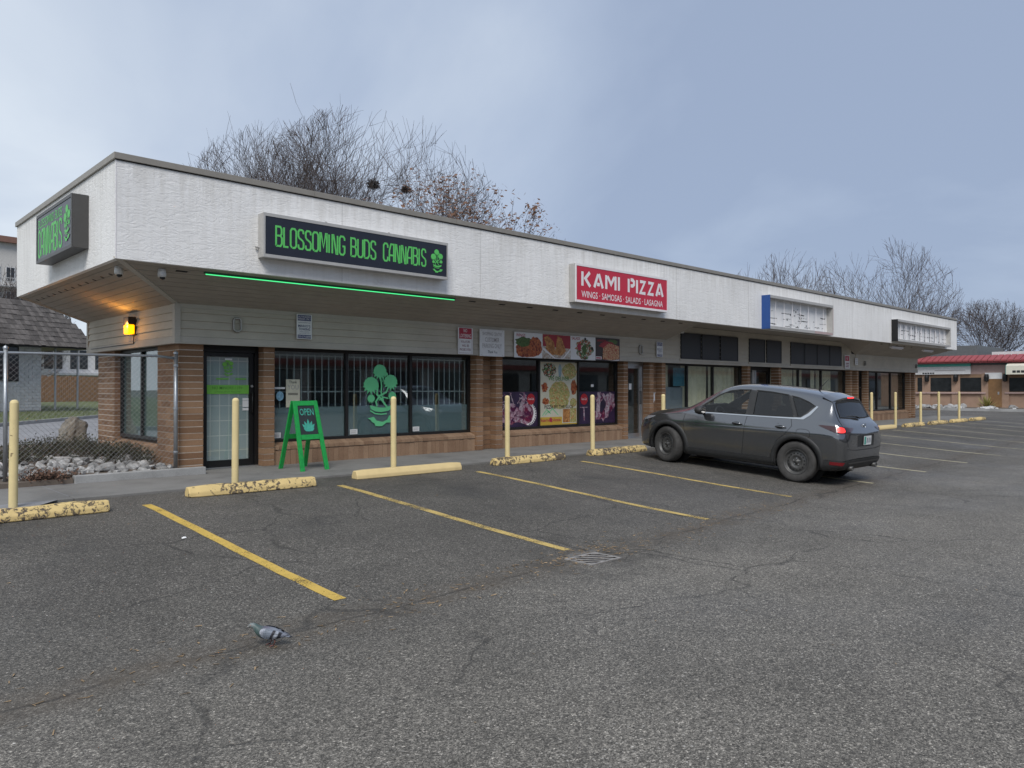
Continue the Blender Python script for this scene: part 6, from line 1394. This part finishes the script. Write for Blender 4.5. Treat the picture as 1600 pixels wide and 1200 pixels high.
for k, (a, L) in enumerate(((90, .22), (68, .20), (112, .20), (48, .18), (132, .18), (30, .12), (150, .12))):
    d_ = Vector((1,0,0))*math.cos(R(a))+un*math.sin(R(a)); p_ = Vector((1,0,0))*-math.sin(R(a))+un*math.cos(R(a)); o_ = nn*(.0004*k); c1 = c0+un*.02
    lfm.quad([c1+o_, c1+d_*L*.5+p_*.026+o_, c1+d_*L*.75+p_*.02+o_, c1+d_*L+o_, c1+d_*L*.75-p_*.02+o_, c1+d_*L*.5-p_*.026+o_])
lfm.build('leaf_drawing', 'chalk_teal', af, fix=False)
# ------------------------------------------------------------------ chain link fence
fy = 12.72; fx0, fx1 = -1.6, 4.60
cf_ = thing('chain_link_fence', (2, fy, .05), 'galvanised chain link fence with pipe posts beside the corner pillar', 'fence')
for x, r in ((fx1, .032), (2.26, .028), (-.1, .028)): MB().tube([(x, fy, .02), (x, fy, 1.96)], r, 12).build('post', 'galvanised', cf_, smooth=True); MB().lathe([(r+.005, -.02), (r+.005, .01), (.0, .035)], (x, fy, 1.96), 'Z', 12).build('post_cap', 'galvanised', cf_, smooth=True)
MB().tube([(fx0, fy, 1.885), (2.26, fy, 1.885), (fx1-.3, fy, 1.9), (fx1, fy, 1.87)], .021, 10).build('top_rail', 'galvanised', cf_, smooth=True)
for z in (.35, 1.05, 1.75): MB().lathe([(.038, -.02), (.04, 0), (.038, .02)], (fx1, fy, z), 'Z', 12).build('clamp', 'galvanised', cf_)
ms = MB(); s_ = .075; zA, zB = .12, 1.88; hgt = zB-zA; x = fx0-hgt
while x < fx1:
    for sg in (1, -1):
        a0 = x if sg == 1 else x+hgt; pts = []
        za, zb_ = zA, zB; xa, xb = (x, x+hgt)
        ca = max(fx0, xa); cb = min(fx1, xb)
        if cb-ca < .02: continue
        def zz_(xx): return zA+(xx-xa) if sg == 1 else zB-(xx-xa)
        ms.tube([(ca, fy+.004*sg, zz_(ca)), (cb, fy+.004*sg, zz_(cb))], .0017, 3, caps=False)
    x += s_
ms.build('wire_mesh', 'wire', cf_, fix=False)['kind'] = 'stuff'
MB().tube([(fx0, fy, .14), (fx1, fy, .14)], .003, 4).build('tension_wire', 'wire', cf_)
# ------------------------------------------------------------------ planting bed: kerb, soil, stones, boulder, shrubs
kq = MB(); kq.box(3.05, 4.95, 12.36, 12.50, -.1, .11); kq.build('kerb', 'kerb_concrete', None, bevel=.008)['kind'] = 'structure'
kq = MB(); kq.box(-8, 3.04, 12.40, 12.52, -.1, .07); kq.build('kerb', 'dirt')['kind'] = 'structure'
def zbed(x, y): 
    t = max(0, min(1, (y-12.5)/3.5)); return .05+.25*t*max(0, 1-max(0, (y-17)/2.0))*(1 if x < 4.6 else .6)
grid_sheet('planting_bed', [-8+.5*i for i in range(26)]+[4.66], [12.5+.25*i for i in range(29)], zbed, 'dirt')
stone_me = []
for k in range(9):
    q = random.Random(100+k); b = bmesh.new(); bmesh.ops.create_icosphere(b, subdivisions=2, radius=1)
    pl = [(Vector((q.gauss(0, 1), q.gauss(0, 1), q.gauss(0, 1))).normalized(), q.uniform(.45, .85)) for _ in range(11)]
    for v in b.verts:
        for n_, d_ in pl:
            e_ = v.co.dot(n_)
            if e_ > d_: v.co -= n_*(e_-d_)
        v.co += Vector((q.gauss(0, .03), q.gauss(0, .03), q.gauss(0, .03)))
    me = bpy.data.meshes.new('stone'); b.to_mesh(me); b.free(); me.materials.append(MATS['stone']); stone_me.append(me)
def stone(x, y, z, r, label, group, q):
    o = bpy.data.objects.new('stone', q.choice(stone_me)); o.location = (x, y, z+r*.3); o.scale = (r*q.uniform(.8, 1.4), r*q.uniform(.7, 1.1), r*q.uniform(.5, .85)); o.rotation_euler = (q.uniform(-.4, .4), q.uniform(-.4, .4), q.uniform(0, 6.3)); link(o); tag(o, label, 'stone', group); return o
q = random.Random(17); placed = []; tries = 0
while len(placed) < 210 and tries < 9000:
    tries += 1; x = q.uniform(.6, 4.55); y = 12.62+abs(q.gauss(0, .85)); r = q.uniform(.045, .12)*(1.5 if q.random() < .2 else 1)
    if y > 15.5 or any((x-a)**2+(y-b)**2 < (.72*(r+c))**2 for a, b, c in placed): continue
    if y < 12.62+r*.9: continue
    placed.append((x, y, r)); stone(x, y, zbed(x, y), r, 'pale grey rip rap stone in the bed behind the chain link fence', 'grey stones in the fenced bed', q)
bo = bpy.data.objects.new('boulder', None)
b = bmesh.new(); bmesh.ops.create_icosphere(b, subdivisions=4, radius=1); q2 = random.Random(77)
pl = [(Vector((q2.gauss(0, 1), q2.gauss(0, 1), q2.gauss(0, 1))).normalized(), q2.uniform(.6, .9)) for _ in range(16)]
from mathutils import noise as mnoise
for v in b.verts:
    for n_, d_ in pl:
        e_ = v.co.dot(n_)
        if e_ > d_: v.co -= n_*(e_-d_)*.9
    v.co *= 1+.14*mnoise.noise(v.co*2.2)+.10*mnoise.noise(v.co*5)+.05*mnoise.noise(v.co*11)
me = bpy.data.meshes.new('boulder'); b.to_mesh(me); b.free(); me.materials.append(MATS['stone_tan'])
bo = bpy.data.objects.new('boulder', me); bo.location = (4.36, 17.75, .36); bo.scale = (.36, .33, .42); link(bo); tag(bo, 'large tan boulder standing behind the stones by the side wall', 'boulder')
M('shrub_leaf', (.055, .058, .032), .9, 0, .5, 6, irand=.6); M('shrub_stem', (.075, .06, .048), .95)
def shrub(x, y, rx, ry, h, n, label, seed, leaf='shrub_leaf'):
    q = random.Random(seed); t = thing('low_shrub', (x, y, zbed(x, y)), label, 'shrub'); st, lf = MB(), MB()
    for _ in range(n):
        a = q.uniform(0, 6.28); r = math.sqrt(q.random()); bx_, by_ = x+rx*r*math.cos(a), y+ry*r*math.sin(a); z0 = zbed(bx_, by_); hh = h*(1-.6*r*r)*q.uniform(.5, 1.15)
        tip = Vector((bx_+q.gauss(0, .1), by_+q.gauss(0, .1), z0+hh)); base_ = Vector((bx_, by_, z0)); st.tube([base_, (base_+tip)/2+Vector((q.gauss(0, .03), q.gauss(0, .03), 0)), tip], [.005, .004, .002], 3, caps=False)
        for _k in range(9):
            p = base_.lerp(tip, q.uniform(.35, 1.05))+Vector((q.gauss(0, .04), q.gauss(0, .04), q.gauss(0, .03))); s_ = q.uniform(.012, .028); u = Vector((q.gauss(0, 1), q.gauss(0, 1), q.gauss(0, 1))).normalized(); v = u.orthogonal().normalized(); lf.quad([p-u*s_, p+v*s_*.55, p+u*s_, p-v*s_*.55])
    st.build('stems', 'shrub_stem', t, fix=False)['kind'] = 'stuff'; lf.build('foliage', leaf, t, fix=False)['kind'] = 'stuff'
shrub(3.55, 14.9, 1.0, .75, .34, 380, 'dark low shrub spreading between the boulder and the stones', 1); shrub(2.2, 14.4, .75, .6, .34, 260, 'dark low shrub behind the fence post', 2); shrub(4.2, 14.0, .4, .7, .3, 180, 'dark low shrub against the side window base', 3)
M('weed_brown', (.16, .09, .06), .95, 0, .4, 8, irand=.5)
shrub(2.75, 12.56, .3, .12, .16, 90, 'dry brown weed tuft spilling over the bed kerb', 4, 'weed_brown')
# stones and spiky plant before the restaurant
q = random.Random(33)
for k in range(70):
    x = q.uniform(XR-7.4, XR-2.0); y = q.uniform(6, 19.5); stone(x, y, .04, q.uniform(.14, .34), 'pale landscaping stone in the bed before the restaurant', 'stones before the restaurant', q)
M('yucca', (.36, .33, .10), .8, 0, .3, 4, irand=.4)
p = onD(1541, 640, 52); t = thing('spiky_plant', (XR-5, 14.6, .04), 'yellow green spiky plant in the bed before the restaurant door', 'plant'); mb = MB()
for k in range(70):
    a = q.uniform(0, 6.28); e_ = q.uniform(.25, 1.4); L = q.uniform(.7, 1.05); d_ = Vector((math.cos(a)*math.cos(e_), math.sin(a)*math.cos(e_), math.sin(e_))); s_ = Vector((-math.sin(a), math.cos(a), 0))*.035; b_ = Vector((XR-5, 14.6, .05)); mb.quad([b_-s_, b_+s_, b_+d_*L*.6+s_*.8, b_+d_*L, b_+d_*L*.6-s_*.8])
o = mb.build('leaves', 'yucca', t, fix=False); o['kind'] = 'stuff'
# ------------------------------------------------------------------ the pigeon (local: +x forward)
def feather(name, fn):
    t = NT(name); tc_ = t.n('ShaderNodeTexCoord'); sp = t.n('ShaderNodeSeparateXYZ'); t.l(tc_.outputs['Object'], sp.inputs[0]); fn(t, sp.outputs); return t.m
def f_body(t, o):
    col = t.ramp(t.math('MULTIPLY_ADD', o[0], 2.6, .5), [(.0, (.018, .02, .026)), (.10, (.02, .022, .028)), (.13, (.17, .19, .23)), (.42, (.20, .22, .26)), (.60, (.11, .10, .135)), (.70, (.055, .085, .085)), (.80, (.06, .10, .095)), (.86, (.17, .20, .20)), (1, (.20, .22, .22))])
    t.bsdf(col, .5, 0, t.bump(t.noise(160, 3), .25, .002), 0, .5)
feather('pigeon_body', f_body)
def f_wing(t, o):
    w_ = t.math('ADD', t.math('MULTIPLY_ADD', o[0], 1.0, t.math('MULTIPLY', o[2], .5)), t.math('MULTIPLY', t.noise(60, 3), .012))
    col = t.ramp(t.math('MULTIPLY_ADD', w_, 3.6, .36), [(0, (.03, .032, .04)), (.12, (.20, .22, .27)), (.20, (.22, .24, .29)), (.24, (.022, .024, .032)), (.31, (.022, .024, .032)), (.34, (.34, .37, .42)), (.41, (.34, .37, .42)), (.44, (.025, .026, .034)), (.50, (.03, .03, .04)), (.53, (.19, .22, .27)), (.72, (.16, .185, .225)), (.86, (.42, .44, .50)), (1, (.42, .44, .5))])
    chk = t.ramp(t.voro(75, 'DISTANCE_TO_EDGE'), [(0, .55), (.12, 1.05)])
    t.bsdf(t.mix(1.0, col, chk, 'MULTIPLY'), .55, 0, t.bump(t.noise(140, 3), .3, .002), 0, .4)
feather('pigeon_wing', f_wing)
M('pigeon_leg', (.17, .07, .06), .6); M('beak', (.09, .085, .085), .5); M('cere', (.6, .58, .56), .7); M('eye_orange', (.5, .12, .02), .2)
PX, PY = 2.32, 4.72
pg = thing('pigeon', (PX, PY, zg(PX, PY)+.002), 'grey pigeon with barred wings walking on the asphalt', 'pigeon', rot=(0, 0, R(138))); ORG[pg] = Vector((0,0,0))
spine = [(-.172, .066, .010, .004), (-.13, .074, .020, .008), (-.09, .083, .028, .018), (-.06, .091, .042, .032), (-.02, .097, .053, .046), (.03, .100, .056, .051), (.068, .108, .050, .049), (.096, .124, .038, .039), (.114, .141, .028, .029), (.128, .155, .0225, .023), (.145, .163, .021, .021), (.160, .161, .018, .018), (.171, .154, .011, .011), (.177, .149, .005, .005)]
mb = MB(); n = 18; ns = len(spine)
for i, (x, z, ry, rz) in enumerate(spine):
    a = spine[max(0, i-1)]; b = spine[min(ns-1, i+1)]; d_ = Vector((b[0]-a[0], 0, b[1]-a[1])).normalized(); up_ = Vector((-d_.z, 0, d_.x))
    for k in range(n):
        g = 2*math.pi*k/n; mb.v.append(Vector((x, 0, z))+Vector((0, 1, 0))*ry*math.cos(g)+up_*rz*math.sin(g))
for i in range(ns-1):
    for k in range(n): mb.f.append((i*n+k, i*n+(k+1) % n, (i+1)*n+(k+1) % n, (i+1)*n+k))
mb.f.append(tuple(range(n))); mb.f.append(tuple((ns-1)*n+k for k in range(n)))
pb = mb.build('body', 'pigeon_body', pg, smooth=True, fix=True); md = pb.modifiers.new('s', 'SUBSURF'); md.levels = 1; md.render_levels = 2
MB().tube([(.174, 0, .150), (.185, 0, .143), (.194, 0, .134)], [.0048, .0035, .0008], 8).build('beak', 'beak', pg, smooth=True); MB().lathe([(.0, .004), (.004, .002), (.0045, -.002)], (.180, 0, .152), 'Z', 8).build('cere', 'cere', pg)
for s_ in (-1, 1):
    b = MB(); b.lathe([(.0, s_*.0032), (.002, s_*.0025), (.0032, 0)], (.158, s_*.0172, .164), 'Y', 10); b.build('eye', 'eye_orange', pg)
    wg = MB(); out = [(a, c-.027) for a, c in [(.075, .165), (.045, .178), (.0, .172), (-.06, .152), (-.12, .125), (-.155, .108), (-.12, .102), (-.07, .095), (-.02, .088), (.03, .09), (.065, .11), (.08, .14)]]
    ins = [(.0+(a-.0)*.55-.012, .105+(c-.105)*.55) for a, c in out]; m = len(out)
    def yy_(a, c, k): return s_*((.050 if a > -.05 else .050+.38*(a+.05))*(1-.5*max(0, (c-.123)/.04)**2*.6)+k)
    wg.add([(a, max(.004, abs(yy_(a, c, -.004)))*s_, c) for a, c in out]+[(a, s_*(abs(yy_(a, c, .010)) if a > -.08 else abs(yy_(a, c, .006))), c) for a, c in ins]+[(-.01, s_*.0655, .105)], [(k, (k+1) % m, m+(k+1) % m, m+k) for k in range(m)]+[(m+k, m+(k+1) % m, 2*m) for k in range(m)])
    w_ = wg.build('wing', 'pigeon_wing', pg, smooth=True); md = w_.modifiers.new('s', 'SUBSURF'); md.levels = 1; md.render_levels = 2
    lx = .012 if s_ < 0 else -.028
    lg = MB(); lg.tube([(lx, s_*.022, .07), (lx-.010, s_*.023, .036), (lx+.004, s_*.023, .008)], [.010, .0045, .0036], 8)
    for a in (-28, 0, 28): lg.tube([(lx+.004, s_*.023, .007), (lx+.018*math.cos(R(a)), s_*.023+.018*math.sin(R(a)), .007), (lx+.036*math.cos(R(a)), s_*.023+.036*math.sin(R(a)), .003)], [.0035, .003, .0015], 6)
    lg.tube([(lx+.004, s_*.023, .007), (lx-.014, s_*.023, .003)], [.003, .0015], 6); lg.build('leg', 'pigeon_leg', pg, smooth=True)

pg.scale = (.83, .83, .83)
# ------------------------------------------------------------------ litter
q = random.Random(5); db = MB()
def bit(x, y, L, w):
    a = q.uniform(0, 6.28); z = zg(x, y)+.0045; u = Vector((math.cos(a), math.sin(a), 0))*L; v = Vector((-math.sin(a), math.cos(a), 0))*w; p = Vector((x, y, z)); db.quad([p-u-v, p+u-v*.3, p+u+v+Vector((0, 0, q.uniform(0, .006))), p-u+v*.6])
for _ in range(420):
    x = q.uniform(.2, 11); bit(x, 4.72+.055*x+q.gauss(0, .22), q.uniform(.010, .032), q.uniform(.003, .008))
for _ in range(150): bit(5.9+q.gauss(0, .45), 5.15+q.gauss(0, .14), q.uniform(.008, .028), q.uniform(.004, .012))
for _ in range(160): bit(q.uniform(0, 16), q.uniform(1.5, 10.5), q.uniform(.005, .016), q.uniform(.002, .005))
M('dry_litter', (.36, .25, .14), .9, 0, .5, 6, irand=.6)
tag(db.build('dry_litter', 'dry_litter', None, fix=False), 'dry leaf and twig litter washed along the asphalt joint', 'litter', kind='stuff')
sx, sy = 2.96, 7.95; z = zg(sx, sy)+.005
tag(MB().add([(sx-.025, sy-.012, z), (sx+.02, sy-.016, z+.004), (sx+.026, sy+.014, z+.012), (sx-.018, sy+.018, z+.006), (sx, sy, z+.018)], [(0, 1, 4), (1, 2, 4), (2, 3, 4), (3, 0, 4)]).build('paper_scrap', 'paper_white', None, fix=False), 'tiny white paper scrap on the asphalt near the first yellow line', 'litter')
